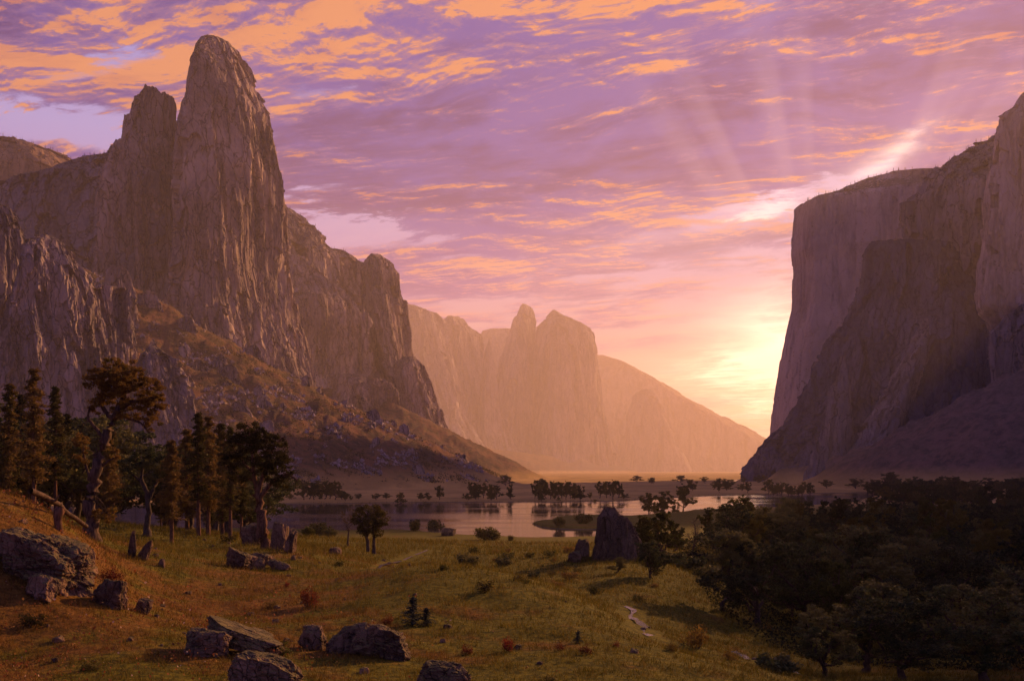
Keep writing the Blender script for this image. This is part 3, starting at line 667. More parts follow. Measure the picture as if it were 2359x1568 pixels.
def oak(seed, h=10., cr=5., trunk=.28, limbs=5, clumps=1.0, leaf=.16, per=70, bare=False, lean=.05, low=.12):
    """broad tree: trunk, spreading limbs, branches, leaf clumps; origin at the foot"""
    rng = np.random.default_rng(seed); A = Acc(); tips = []; trad = []
    r0 = h*.030
    top = np.array([rng.normal()*lean*h, rng.normal()*lean*h, h*trunk])
    tp = bend(rng, np.zeros(3), top, 7, .35); tp[0, 2] = -.4
    A.tube(tp, np.linspace(r0*1.25, r0*.85, 7)*np.r_[1.5, 1.15, 1, 1, 1, 1, 1], 9)
    az0 = rng.random()*6.28
    for i in range(limbs):
        az = az0+i*6.283/limbs+rng.normal()*.3; el = rng.uniform(low, 1.2) if i else 1.42
        R = cr*math.cos(el)*rng.uniform(.75, 1.0); zt = h*trunk+(h*(1-trunk))*(.16+.76*math.sin(el))*rng.uniform(.85, 1.05)
        end = np.array([top[0]+R*math.cos(az), top[1]+R*math.sin(az), zt])
        P = bend(rng, top, end, 9, .55); rr = np.linspace(r0*.62, r0*.16, 9)
        A.tube(P, rr, 7)
        for k in range(7):
            q = rng.integers(2, 9) if k else 8
            s = P[q]; d = rng.normal(size=3); d[2] = abs(d[2])*.5+.1; d += (s-top)/np.linalg.norm(s-top)*.9; d /= np.linalg.norm(d)
            e = s+d*cr*rng.uniform(.28, .55); e[2] = min(e[2], h*.97)
            B = bend(rng, s, e, 6, .6); A.tube(B, np.linspace(rr[q]*.55, r0*.07, 6), 5)
            tips.append(e); trad.append(rng.uniform(.7, 1.25)); tips.append(B[3]); trad.append(rng.uniform(.5, .9))
            for m in range(3):
                s2 = B[rng.integers(2, 6)]; d2 = rng.normal(size=3); d2[2] = d2[2]*.5+.2; d2 /= np.linalg.norm(d2)
                e2 = s2+d2*cr*rng.uniform(.12, .28); A.tube(bend(rng, s2, e2, 4, .6), np.linspace(r0*.09, r0*.035, 4), 4)
                tips.append(e2); trad.append(rng.uniform(.45, .95))
    wood = A.arrays()
    if bare: return wood, None
    tips = np.array(tips); trad = np.array(trad)*cr*.155
    keep = rng.random(len(tips)) < clumps
    C = clump_pts(rng, tips[keep], trad[keep], per, .62)
    return wood, leaf_quads(rng, C, leaf)
def pine(seed, h=20., cr=2.6, start=.25, leaf=.2, dense=1.0, per=26):
    rng = np.random.default_rng(seed); A = Acc(); r0 = h*.014; C = []
    tp = bend(rng, np.zeros(3), np.array([rng.normal()*.2, rng.normal()*.2, h]), 14, .03); tp[0, 2] = -.4
    A.tube(tp, np.linspace(r0*1.2, r0*.12, 14), 8)
    n = int(84*dense)
    for i in range(n):
        f = start+(1-start)*(i+rng.random())/n; f = min(f, .985)
        z0 = f*h; az = rng.random()*6.28
        prof = (1-((f-start)/(1-start))**1.3)*.85+.15
        if f < start+.12: prof *= .6
        L = cr*prof*rng.uniform(.35, 1.35)
        base = np.array([np.interp(z0, tp[:, 2], tp[:, 0]), np.interp(z0, tp[:, 2], tp[:, 1]), z0])
        e = base+np.array([math.cos(az)*L, math.sin(az)*L, -.18*L+rng.normal()*.1])
        B = bend(rng, base, e, 5, .2); A.tube(B, np.linspace(r0*.25, r0*.05, 5), 4)
        t = rng.uniform(.12, 1.05, per)[:, None]; w = .17*L*(1.2-t)+.0085*h
        C.append(base+(e-base)*t+rng.normal(size=(per, 3))*w*np.array([.8, .8, .45]))
    return A.arrays(), leaf_quads(rng, np.vstack(C), leaf, .38, .3)
def shrub(seed, w=1., h=.8, leaf=.07, n=900, stems=9):
    rng = np.random.default_rng(seed); A = Acc(); tips = []
    for i in range(stems):
        az = rng.random()*6.28; R = w*.5*rng.random()**.6; e = np.array([R*math.cos(az), R*math.sin(az), h*rng.uniform(.45, .9)*(1-.45*(2*R/w)**2)])
        B = bend(rng, np.array([R*.2*math.cos(az), R*.2*math.sin(az), -.05*h]), e, 5, .5); A.tube(B, np.linspace(.02*h, .006*h, 5), 4)
        tips += [e, B[3], B[2]]
    C = clump_pts(rng, np.array(tips), w*.20, max(4, n//len(tips)), .8); C = C[C[:, 2] > -.02]
    return A.arrays(), leaf_quads(rng, C, leaf)

def leaf_mat(name, c0, c1, c2, trans=.25):
    m, nt, out = material(name)
    a = nt.node('ShaderNodeAttribute', attribute_name='tint'); t = X(nt, a.outputs['Fac'])
    g = nt.node('ShaderNodeNewGeometry'); pos = X(nt, g.outputs['Position'])
    oi = nt.node('ShaderNodeObjectInfo'); rnd = X(nt, oi.outputs['Random'])
    c = nt.mix(t, c0, c1)
    c = nt.mix(nt.maprange(nt.noise(pos, .45, 4, .6)+(rnd-.5)*.45, .45, .60)*.9, c, c2)
    c = nt.vmul(c, nt.comb(rnd*1.3+.45, rnd*1.2+.45, rnd*.9+.55))
    b = nt.node('ShaderNodeBsdfPrincipled'); nt.put(b.inputs['Base Color'], c); b.inputs['Roughness'].default_value = .8; b.inputs['Specular IOR Level'].default_value = .15
    tr = nt.node('ShaderNodeBsdfTranslucent'); nt.put(tr.inputs[0], c)
    mx = nt.node('ShaderNodeMixShader'); mx.inputs[0].default_value = trans
    nt.l.new(b.outputs[0], mx.inputs[1]); nt.l.new(tr.outputs[0], mx.inputs[2]); nt.l.new(mx.outputs[0], out.inputs[0])
    return m
def bark_mat(name, c0, c1):
    m, nt, out = material(name)
    tc = nt.node('ShaderNodeTexCoord'); p = X(nt, tc.outputs['Object'])
    n = nt.noise(nt.vmul(p, (6, 6, 1.2)), 1.0, 5, .65)
    principled(nt, out, nt.mix(nt.maprange(n, .38, .62), c0, c1), .9, nt.bump(n, .06, .8), .1)
    return m
M['leaf_oak'] = leaf_mat('oak_leaves', (.060, .050, .010, 1), (.115, .088, .018, 1), (.125, .072, .018, 1), .38)
M['leaf_green'] = leaf_mat('green_leaves', (.045, .052, .008, 1), (.090, .095, .018, 1), (.075, .060, .012, 1), .3)
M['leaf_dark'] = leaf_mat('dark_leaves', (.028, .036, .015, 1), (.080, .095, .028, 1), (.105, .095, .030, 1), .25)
M['leaf_pine'] = leaf_mat('pine_needles', (.045, .045, .012, 1), (.10, .085, .020, 1), (.112, .068, .020, 1), .3)
M['leaf_blue'] = leaf_mat('spruce_needles', (.022, .032, .024, 1), (.04, .054, .04, 1), (.03, .04, .03, 1), .1)
M['leaf_red'] = leaf_mat('red_leaves', (.14, .022, .010, 1), (.26, .05, .02, 1), (.10, .03, .01, 1), .3)
M['leaf_gold'] = leaf_mat('yellow_leaves', (.17, .11, .015, 1), (.30, .19, .03, 1), (.14, .08, .015, 1), .35)
M['bark'] = bark_mat('bark', (.045, .028, .02, 1), (.13, .08, .052, 1))
M['bark_red'] = bark_mat('red_bark', (.07, .034, .02, 1), (.19, .09, .05, 1))
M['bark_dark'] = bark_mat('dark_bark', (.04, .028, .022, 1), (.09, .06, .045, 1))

def thing_tree(name, wood, leaves, wmat, lmat, loc, label, cat='tree', group=None, rz=0, sc=1, parts=('trunk', 'crown')):
    r = empty(name, loc, rz, sc); tag(r, label, cat, group); ks = []
    ks.append(mesh_np(parts[0], wood[0], wood[1], wmat, r, smooth_shade=True))
    if leaves is not None: ks.append(mesh_np(parts[1], leaves[0], leaves[1], lmat, r, attr=leaves[2]))
    KIDS[r.name] = ks
    return r
class Kit:
    """one built tree of a kind; the first placing uses it, later ones copy it"""
    def __init__(s, name, h, wood, leaves, wmat, lmat, cat='tree', parts=('trunk', 'crown')):
        s.a = (name, wood, leaves, wmat, lmat); s.h = h; s.cat = cat; s.parts = parts; s.root = None
    def put(s, x, y, h, label, group=None, rz=None, sink=.1, wide=1.0, lmat=None):
        z = gz(x, y)-sink; k = h/s.h; rz = random.random()*6.28 if rz is None else rz
        sc = (k*wide, k*wide, k)
        if s.root is None:
            s.root = thing_tree(s.a[0], s.a[1], s.a[2], s.a[3], s.a[4], (x, y, z), label, s.cat, group, rz, sc, s.parts); return s.root
        c = copy_tree(s.root, (x, y, z), rz, sc)
        c['label'] = label; c['category'] = s.cat
        if group: c['group'] = group
        elif 'group' in c: del c['group']
        return c
    def at(s, px, base, top, label, group=None, wide=1.0, rz=None, Y=None):
        if Y is None:
            p = hit(px, base)
            if p is None: print('no ground at', px, base, label); return None
            x, y, _ = p
        else: x, y = wx(px, Y), Y
        return s.put(x, y, max(.1, (base-top)/F*y), label, group, rz, .05, wide)

def hero_tree(name, px, base, limbs, blobs, lmat, wmat, label, leaf, per, seed, twig=1.0, cat='tree'):
    """a tree whose limbs and leaf masses are laid out one by one; limbs: (photo points, r0, r1) radii in photo px"""
    rng = np.random.default_rng(seed)
    p0 = hit(px, base); x0, Y, z0 = p0; u = Y/F
    A = Acc(); nodes = []
    def P3(q, dy=0.): return np.array([(q[0]-px)*u, dy, (base-q[1])*u])
    for pts, r0, r1, *dep in limbs:
        dp = dep[0] if dep else 0.
        n = len(pts); base_pts = np.array([P3(q, dp*u*i/(n-1)) for i, q in enumerate(pts)])
        t = np.linspace(0, n-1, (n-1)*4+1); dense = np.stack([np.interp(t, range(n), base_pts[:, k]) for k in range(3)], 1)
        for _ in range(1): dense[1:-1] = (dense[:-2]+2*dense[1:-1]+dense[2:])/4
        dense[1:-1] += rng.normal(size=(len(dense)-2, 3))*r1*u*.35
        if pts[0][1] >= base-2: dense[0, 2] -= .4
        rr = np.linspace(r0, r1, len(dense))*u
        if pts[0][1] >= base-2: rr[:3] *= [1.6, 1.3, 1.1]
        A.tube(dense, rr, 10); nodes += list(dense[len(dense)//3:])
    nodes = np.array(nodes); C = []
    for bx, by, rx, ry, k in blobs:
        c = P3((bx, by), rng.normal()*rx*u*.3); R = np.array([rx*u, rx*u*.95, ry*u])
        m = max(3, int(k*rx*ry/30))
        for i in range(m):
            d = rng.normal(size=3); d /= np.linalg.norm(d); e = c+d*R*rng.random()**.33
            j = np.argmin(np.linalg.norm(nodes-e, axis=1)+rng.random(len(nodes))*rx*u*.6)
            if rng.random() < .25*twig:
                B = bend(rng, nodes[j], e, 6, .55); A.tube(B, np.linspace(1.3*u, .35*u, 6), 4)
            C.append(e)
    C = np.array(C); pts = clump_pts(rng, C, rng.uniform(6, 13, len(C))*u, per, .6)
    r = thing_tree(name, A.arrays(), leaf_quads(rng, pts, leaf*u*1.25), wmat, lmat, (x0, Y, z0), label, cat)
    return r

def build_plants():
    random.seed(4)
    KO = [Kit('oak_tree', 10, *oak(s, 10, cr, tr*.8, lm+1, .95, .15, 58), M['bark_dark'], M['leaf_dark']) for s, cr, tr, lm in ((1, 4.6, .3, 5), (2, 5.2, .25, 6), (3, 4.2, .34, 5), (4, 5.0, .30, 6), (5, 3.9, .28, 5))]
    KG = [Kit('broad_tree', 10, *oak(s, 10, cr, .17, 7, .95, .19, 60, low=-.18), M['bark'], M['leaf_green']) for s, cr in ((11, 4.6), (12, 5.0), (13, 4.0))]  # broad trees from the oak builder, species left open
    KB = Kit('bare_tree', 10, *oak(21, 10, 4.2, .3, 5, 0.3, .1, 10, bare=True), M['bark'], None, 'bare tree')
    KB2 = Kit('bare_tree', 10, *oak(23, 10, 3.4, .4, 4, .16, .14, 26), M['bark'], M['leaf_oak'], 'bare tree')
    KP = [Kit('pine_tree', 20, *pine(s, 20, cr*1.15, st, .24, d, 60), M['bark_red'], M['leaf_pine'], 'pine tree') for s, cr, st, d in ((31, 2.4, .24, 1.3), (32, 2.8, .16, 1.5), (33, 2.2, .30, 1.1))]
    KS = Kit('spruce_sapling', 3, *pine(41, 3, .85, .04, .07, 1.2, 40), M['bark_dark'], M['leaf_blue'], 'spruce sapling')
    KU = [Kit('bush', 1, *shrub(s, 1.5, 1, .075, 1300), M['bark'], M['leaf_green'], 'bush', ('stems', 'foliage')) for s in (51, 52)]
    KUD = Kit('bush', 1, *shrub(53, 1.6, 1, .085, 1300), M['bark_dark'], M['leaf_dark'], 'bush', ('stems', 'foliage'))
    KR = [Kit('red_shrub', 1, *shrub(s, 1.2, 1, .05, 700, 14), M['bark'], M['leaf_red'], 'shrub', ('stems', 'foliage')) for s in (61, 62)]
    KY = Kit('golden_shrub', 1, *shrub(65, 1.5, 1, .06, 500, 14), M['bark'], M['leaf_gold'], 'shrub', ('stems', 'foliage'))
    # --- the two portrait oaks and their neighbours
    hero_tree('oak_tree', 212, 1240, [([(212,1240),(208,1185),(213,1135),(222,1090),(230,1045),(244,1005),(262,968),(276,940)], 15, 8.5),
        ([(240,1012),(222,985),(208,965),(214,940)], 5, 2, -20), ([(262,968),(240,948),(226,925),(232,900)], 6, 2.5, 15), ([(276,940),(290,905),(286,870),(275,840)], 6.5, 2, -10),
        ([(276,940),(305,925),(332,925),(358,940)], 6, 2, 12), ([(268,955),(300,965),(330,975),(352,1000)], 4, 1.5, -20), ([(224,1085),(250,1060),(272,1050)], 3.5, 1.3, 10),
        ([(216,1120),(196,1080),(184,1040),(188,1015)], 4, 1.5, 25), ([(290,905),(320,885),(345,880)], 4, 1.5, 20)],
        [(285,868,62,40,1.0),(318,905,56,42,1.0),(262,858,40,30,.9),(250,930,34,26,.7),(300,950,36,24,.6),(250,890,36,34,.9),(352,935,30,30,.8),(230,935,26,22,.6),(345,975,28,22,.6),(215,880,22,20,.5),(200,1018,26,22,.55),(262,1040,24,22,.4),(190,1045,18,22,.4),(243,1190,26,26,.55)],
        M['leaf_oak'], M['bark'], 'tallest leaning oak with a thick twisting trunk at the left', 2.1, 60, 101)
    hero_tree('oak_tree', 612, 1262, [([(612,1262),(606,1225),(603,1190),(596,1150),(592,1128)], 10, 7.5), ([(600,1240),(598,1190),(594,1140)], 7, 5, 14),
        ([(592,1130),(586,1090),(582,1040),(578,995)], 6, 2, -8), ([(594,1140),(604,1100),(616,1060),(634,1020),(655,1005)], 5.5, 1.8, 8), ([(597,1150),(618,1122),(640,1098),(664,1090),(688,1106)], 6, 1.5, -12),
        ([(586,1090),(562,1070),(545,1045)], 3.5, 1.2, 14), ([(616,1060),(640,1060),(662,1050)], 3, 1.2, 16), ([(590,1110),(570,1100),(550,1095)], 3, 1.1, -14)],
        [(578,1000,40,30,.95),(552,1035,38,32,.9),(600,1010,34,30,.9),(625,1060,44,34,.8),(600,1040,38,30,.9),(640,1018,32,18,.8),(650,1062,34,24,.9),(615,1085,30,22,.6),(665,1096,26,11,.8),(560,1085,32,26,.9),(640,1110,26,16,.7),(535,1060,22,22,.8),(548,1010,22,18,.8)],
        M['leaf_oak'], M['bark_red'], 'forked oak with a red lit trunk beside the split boulder', 2.0, 56, 102)
    hero_tree('oak_tree', 338, 1236, [([(338,1236),(340,1200),(342,1165),(336,1130),(325,1105)], 7, 4.5), ([(340,1160),(352,1130),(366,1100),(372,1080)], 5, 1.6, 10), ([(330,1115),(308,1095),(292,1085)], 3.5, 1.2, -8), ([(326,1105),(328,1075),(335,1050)], 3.5, 1.2, 8)],
        [(330,1060,40,22,1.0),(300,1075,26,20,.9),(365,1070,36,24,1.0),(385,1090,24,20,.8),(290,1100,18,14,.6),(345,1040,34,16,.8),(318,1130,14,10,.4)], M['leaf_dark'], M['bark_dark'], 'round-headed dark oak between the leaning oak and the pine group', 2.0, 60, 103)
    hero_tree('oak_tree', 850, 1276, [([(848,1270),(846,1240),(838,1215),(826,1195)], 4.5, 2), ([(862,1276),(860,1245),(866,1218),(878,1196)], 4, 2, 6), ([(846,1235),(850,1205),(848,1180)], 3, 1.2, -5)],
        [(850,1185,38,22,1.3),(850,1210,36,18,1.0),(835,1222,20,12,.7),(868,1225,22,12,.7),(830,1200,24,16,.9),(874,1200,22,18,.9),(855,1215,28,12,.6)], M['leaf_oak'], M['bark'], 'small round oak with two stems on the central meadow', 1.8, 60, 104)
    KB2.at(803, 1258, 1172, 'nearly bare tree just left of the small round oak', wide=.7, rz=1.0)
    hero_tree('dead_tree', 160, 1168, [([(160,1168),(180,1130),(205,1095),(228,1060),(240,1040)], 7, 3), ([(196,1108),(222,1100),(236,1085)], 3, 1, 8), ([(228,1060),(226,1035),(236,1015)], 2.5, .9, -5), ([(205,1095),(200,1070),(206,1050)], 2.2, .8, 4)],
        [(225,1020,18,14,.3),(190,1040,14,14,.3)], M['leaf_oak'], M['bark_dark'], 'dark leaning trunk crossing behind the tallest leaning oak', 1.8, 30, 105)
    # --- conifers on the left
    lab = {78: 'tall pine with a bare red trunk left of the leaning oak', 20: 'dark pine at the left edge', 128: 'shorter pine between two tall ones near the left edge',
           395: 'pine with an orange foot left in the pine group', 458: 'tall pine in the middle of the pine group', 480: 'tallest pine of the group left of the forked oak',
           512: 'slim pine close behind the tall middle pines', 530: 'pine with a lit trunk just left of the forked oak', 556: 'thin pine almost touching the forked oak',
           430: 'dark pine in the blue shade of the pine group', 152: 'narrow dark pine behind the dead leaning trunk', 48: 'bushy dark pine second from the left edge', 262: 'thin pine behind the leaning oak'}
    for i, (px, b, t, Y, w) in enumerate(((78,1190,845,125,1.0),(20,1185,880,140,1.0),(128,1200,888,150,.95),(48,1200,905,165,1.1),(152,1200,950,170,.9),(262,1225,990,170,.8),(395,1240,1010,118,1.2),(430,1230,985,150,1.3),(458,1225,948,132,1.15),(480,1220,955,140,1.1),
                              (512,1228,972,150,1.1),(530,1232,980,126,1.0),(556,1228,1000,135,.9))):
        x = wx(px, Y); g = gz(x, Y); base = HY-g*F/Y
        KP[i % 3].put(x, Y, (base-t)/F*Y, lab[px], 'pines on the left bank', wide=w)
    # --- far behind the pines: dark wood at the left
    for i in range(46):
        px = random.uniform(-60, 250) if i < 30 else random.uniform(370, 585); Y = random.uniform(140, 250)
        (KP if i % 2 else KO)[i % 3].put(wx(px, Y), Y, random.uniform(.065, .118)*Y if i < 30 else random.uniform(.055, .095)*Y, 'dark tree in the dim wood behind the left bank pines', 'trees of the dim wood at the left', wide=1.1)
    # --- meadow bushes
    for k, (px, b, t, l) in enumerate(((735,1232,1198,'bright bush on the lake bank right of the split boulder'),(712,1236,1210,'small bush beside the bright bank bush'),(760,1236,1214,'low bush right of the bright bank bush'),
            (958,1222,1194,'round bush on the lake edge left of the lit rock'),(998,1224,1192,'bush close left of the lit rock on the lake edge'),(1140,1244,1218,'green bush standing at the lake edge, mid picture'),(1120,1243,1208,'thin green bush at the lake edge'),
            (1078,1300,1268,'dark rounded bush on the middle meadow'),(1160,1302,1278,'dark low bush right of the rounded meadow bush'),(1290,1215,1192,'bush on the small grassy spit'),(1345,1205,1178,'bush at the right of the grassy spit'),(1175,1246,1232,'tiny bush at the water'),(1020,1312,1296,'low weed clump by the mound'),(1230,1330,1310,'dark weed clump behind the mound'))):
        (KUD if 'dark' in l else KU[k % 2]).at(px, b, t, l, 'bushes on the meadow and the bank', wide=1.0)
    # --- saplings
    KS.at(950, 1438, 1372, 'taller of two blue-green spruce saplings on the front slope', wide=1.7); KS.at(984, 1442, 1398, 'shorter spruce sapling right of the taller one', wide=1.8); KS.at(1328, 1482, 1450, 'lone little spruce sapling on the right of the front slope', wide=1.6)
    for k, (px, b, t, l) in enumerate(((712,1398,1346,'largest red-leaved shrub on the sunny slope'),(895,1440,1412,'reddish shrub left of the spruce saplings'),(1350,1508,1480,'red shrub at the lower middle'),(1290,1500,1478,'small red shrub at the lower middle'),
            (1170,1500,1462,'rust-red shrub behind the front grass'),(1075,1508,1480,'rusty shrub right of the front rocks'),(475,1500,1440,'red weeds left of the tilted slab'),(255,1345,1300,'red weeds above the left boulders'),(660,1352,1336,'small red weed on the slope'),(1420,1490,1472,'tiny red weed by the stream mound'))):
        KR[k % 2].at(px, b, t, l, 'red shrubs on the front slope', wide=.9)
    KY.at(1605, 1492, 1432, 'yellow-leaved shrub at the edge of the shaded wood', wide=.75); KY.at(1545, 1500, 1478, 'low golden shrub left of the yellow-leaved one', wide=1.0); KY.at(1680, 1520, 1494, 'small golden shrub above the stream stones')
    KUD.at(1790, 1545, 1500, 'dark bush in the shade beside the stream', wide=1.3)
    # --- right of the butte
    for k, (px, b, t, l, kk) in enumerate(((1484,1284,1186,'left one of two slim trees right of the rock butte',0),(1518,1286,1182,'right one of two slim trees right of the rock butte',1),(1552,1270,1205,'small tree behind the two slim trees',2))):
        KG[kk].at(px, b, t, l, wide=.85)
    KB.at(1597, 1272, 1192, 'bare spreading tree right of the slim pair', wide=.9)
    KG[0].at(1640, 1245, 1168, 'green tree before the bright water', wide=.8); KG[1].at(1712, 1235, 1148, 'dark-topped tree against the bright water', wide=.9); KG[2].at(1672, 1225, 1160, 'narrow tree left of the dark-topped one', wide=.5)
    for px, b, t, l, kk, w in ((1497,1180,1126,'leftmost tree of three on the wooded spit',0,.8),(1536,1180,1124,'middle tree of three on the wooded spit',2,.95),(1574,1180,1121,'rightmost tree of three on the wooded spit',1,.8),(1515,1180,1152,'low tree among the three on the wooded spit',1,1.3),(1555,1180,1158,'low bushy tree at the right of the spit',0,1.3)):
        KG[kk].at(px, b, t, l, wide=w, Y=690)
    # --- far shore
    gsets = (('hazy tree in the grove at the left of the far shore', 'trees of the left far-shore grove', [700,712,724,736,748,760,772], 1152, 1114, .9),
             ('hazy tree in the short far-shore row left of the middle', 'trees of the short far-shore row', [1082,1092,1102,1114], 1150, 1112, .7), ('hazy tree of the pair right of the short row', 'pair of far-shore trees', [1132,1144], 1152, 1116, .8),
             ('slim tree standing alone between the pair and the dense row', None, [1178], 1154, 1116, .6), ('lone round tree on the far shore, left of the middle', None, [1013], 1152, 1116, .8), ('small dark tree at the far shore left of the lone round tree', None, [922], 1156, 1130, .8),
             ('hazy tree in the dense row on the far shore, mid picture', 'trees of the dense far-shore row', [1232,1241,1250,1259,1268,1277,1286,1295,1304,1314,1324,1336], 1152, 1112, .62),
             ('hazy tree in the cluster above the rock butte', 'trees above the butte', [1382,1398,1412,1424], 1150, 1112, .75), ('pale tree at the right end of the left grove', None, [796], 1154, 1130, .8),
             ('tree of the dark grove on the far shore right of the bright water', 'trees of the right far-shore grove', [1770,1780,1790,1800,1812,1824,1840,1852,1866], 1138, 1108, .9), ('small tree standing before the bright water on the far shore', None, [1722], 1138, 1114, .7), ('thin tree on the shore, left of the bright reflection', None, [1658], 1137, 1118, .7))
    i = 0
    for l, gp, xs, b, t, w in gsets:
        for px in xs:
            i += 1; Y = F*28.8/(b-HY)*random.uniform(1.0, 1.06)
            x = wx(px, Y); KG[i % 3].put(x, Y, (b-t+random.uniform(-5, 4))/F*Y, l, gp if len(xs) > 1 else None, wide=w)
    rows = ((1128,1113,1590,1700,7),(1112,1101,1450,1900,14),(1108,1098,1900,2400,16),(1118,1102,760,1250,18),(1150,1138,640,1500,26),(1124,1108,1880,2420,16),(1135,1112,2050,2450,12))
    for b, t, x0, x1, n in rows:
        for k in range(n):
            i += 1; px = x0+(x1-x0)*(k+random.uniform(-1.2, 1.8))/n; bb = b+random.uniform(-2.5, 2.5); Y = F*28.8/(bb-HY)
            side = 'right' if px > 1500 else 'left'
            if gz(wx(px, Y), Y) > -24: continue
            KG[i % 3].put(wx(px, Y), Y, (b-t)*random.uniform(.8, 1.6)/F*Y, 'tiny scattered tree on the far flats to the %s' % side, 'scattered trees on the far %s flats' % side, wide=random.uniform(1.1, 2.0))
    # --- the shaded wood on the right
    front = ((1655,100,182,'front oak with a leaning stem at the left edge of the shaded wood',2,1.05),(1748,97,196,'second front oak of the shaded wood with a bent bare trunk',0,1.1),(1498,112,86,'small dark tree apart from the shaded wood, behind the mound',1,1.0),(1420,115,40,'low dark bushy tree behind the mound',4,1.6),
             (1992,72,205,'nearest oak of the shaded wood, cut by the lower frame',3,1.2),(2195,98,210,'tall oak with a straight dark trunk near the right edge',1,1.15),(2090,108,190,'oak with a wide flat crown left of the straight trunked one',4,1.3),
             (2300,90,185,'dark oak in the lower right corner of the wood',2,1.2),(1860,105,190,'broad oak in the middle of the front row of the wood',3,1.15),(1900,60,150,'dark low oak at the very bottom edge of the wood',4,1.3),(2080,64,190,'oak cut by the bottom edge right of the nearest oak',1,1.3),(2270,66,215,'nearest dark oak toward the bottom right corner',3,1.3),(2380,74,240,'dark oak filling the right bottom corner',0,1.3),(2400,105,230,'oak half outside the right edge',0,1.2),(1960,118,200,'oak behind the nearest oak of the wood',2,1.2))
    P = []
    for px, Y, hpx, l, kk, w in front:
        x = wx(px, Y); P.append((x, Y)); KO[kk].put(x, Y, hpx/F*Y, l, 'oaks of the shaded wood', wide=w)
    tries = 0; n = 0; rng = random.Random(8)
    while n < 225 and tries < 30000:
        tries += 1
        Y = math.exp(rng.uniform(math.log(92), math.log(640))); px = rng.uniform(1560, 2500)
        if px < np.interp(Y, [92,108,150,200,300,400,520,640], [1900,1800,1650,1690,1730,1760,1830,1900])+rng.uniform(-30, 30): continue
        x = wx(px, Y); size = np.interp(Y, [90, 200, 500, 640], [6.9, 8.0, 10.8, 10.5])*rng.uniform(.7, 1.3)
        if any((x-a)**2+(Y-b)**2 < (size*(1.0 if Y > 300 else .86))**2 for a, b in P): continue
        P.append((x, Y)); n += 1
        zone = 'nearer' if Y < 180 else ('middle' if Y < 330 else 'farther')
        if n % 5 == 2: KG[n % 3].put(x, Y, size*rng.uniform(1.0, 1.25), 'leafy green tree among the dark oaks in the %s part of the shaded wood' % zone, 'green trees of the shaded wood', wide=rng.uniform(.6, .85)); continue
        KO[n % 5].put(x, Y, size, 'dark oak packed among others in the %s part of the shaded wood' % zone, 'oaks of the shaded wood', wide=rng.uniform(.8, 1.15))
    print('wood trees', n, tries)
    for k in range(84):
        Y = math.exp(rng.uniform(math.log(660), math.log(1700))); px = rng.uniform(np.interp(Y, [660, 900, 1700], [1930, 2020, 1960]), 2440)
        if gz(wx(px, Y), Y) > -24: continue
        KG[k % 3].put(wx(px, Y), Y, rng.uniform(12, 18), 'tree of the distant wood at the foot of the right cliffs', 'trees of the distant right wood', wide=rng.uniform(1.0, 1.5))
    for k in range(64):
        f = rng.random(); py = 1104+f*28; Y = F*28.8/(py-HY); px = rng.uniform(np.interp(py, [1104, 1132], [2060, 1960]), 2440)
        if gz(wx(px, Y), Y) > -23: continue
        KG[k % 3].put(wx(px, Y), Y, rng.uniform(20, 34)/F*Y, 'tree of the distant wood at the foot of the right cliffs', 'trees of the distant right wood', wide=rng.uniform(1.0, 1.6))
    for k in range(22):
        Y = rng.uniform(130, 260); px = rng.uniform(1440, 1680)
        KUD.put(wx(px, Y), Y, rng.uniform(1.0, 2.4), 'low brushy bush on the slope between the butte and the wood', 'bushes between butte and wood', wide=1.3)

# ------------------------------------------------------------------ ground cover
def grass_mat(name, mode):
    m, nt, out = material(name)
    g = nt.node('ShaderNodeNewGeometry'); pos = X(nt, g.outputs['Position'])
    a = nt.node('ShaderNodeAttribute', attribute_name='tint'); t = X(nt, a.outputs['Fac'])
    if mode == 'grass': c = nt.mix(t*.55, near_color(nt, pos), (.30, .19, .04, 1))
    elif mode == 'flower': c = nt.ramp(t, [(0, (.16, .05, .02, 1)), (.4, (.26, .08, .03, 1)), (.75, (.32, .17, .05, 1)), (.95, (.50, .34, .26, 1))], 'CONSTANT')
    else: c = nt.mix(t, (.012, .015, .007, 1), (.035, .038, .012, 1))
    b = nt.node('ShaderNodeBsdfPrincipled'); nt.put(b.inputs['Base Color'], c); b.inputs['Roughness'].default_value = .85; b.inputs['Specular IOR Level'].default_value = .1
    tr = nt.node('ShaderNodeBsdfTranslucent'); nt.put(tr.inputs[0], c)
    mx = nt.node('ShaderNodeMixShader'); mx.inputs[0].default_value = .3
    nt.l.new(b.outputs[0], mx.inputs[1]); nt.l.new(tr.outputs[0], mx.inputs[2]); nt.l.new(mx.outputs[0], out.inputs[0])
    return m
def blades(name, rng, x, y, h, w, mat, lab, lean=.45):
    n = len(x); z = ground(x, y)
    th = rng.random(n)*6.283; dx, dy = np.cos(th)*w/2, np.sin(th)*w/2
    la = rng.normal(size=n)*lean*h; lb = rng.normal(size=n)*lean*h
    b = np.c_[x, y, z-.03]
    V = np.stack([b-np.c_[dx, dy, 0*dx], b+np.c_[dx, dy, 0*dx], b+np.c_[la, lb, h]], 1).reshape(-1, 3)
    o = mesh_np(name, V, np.arange(3*n).reshape(n, 3), mat, attr=rng.random(n)**1.6)
    tag(o, None, None, None, 'stuff'); return o
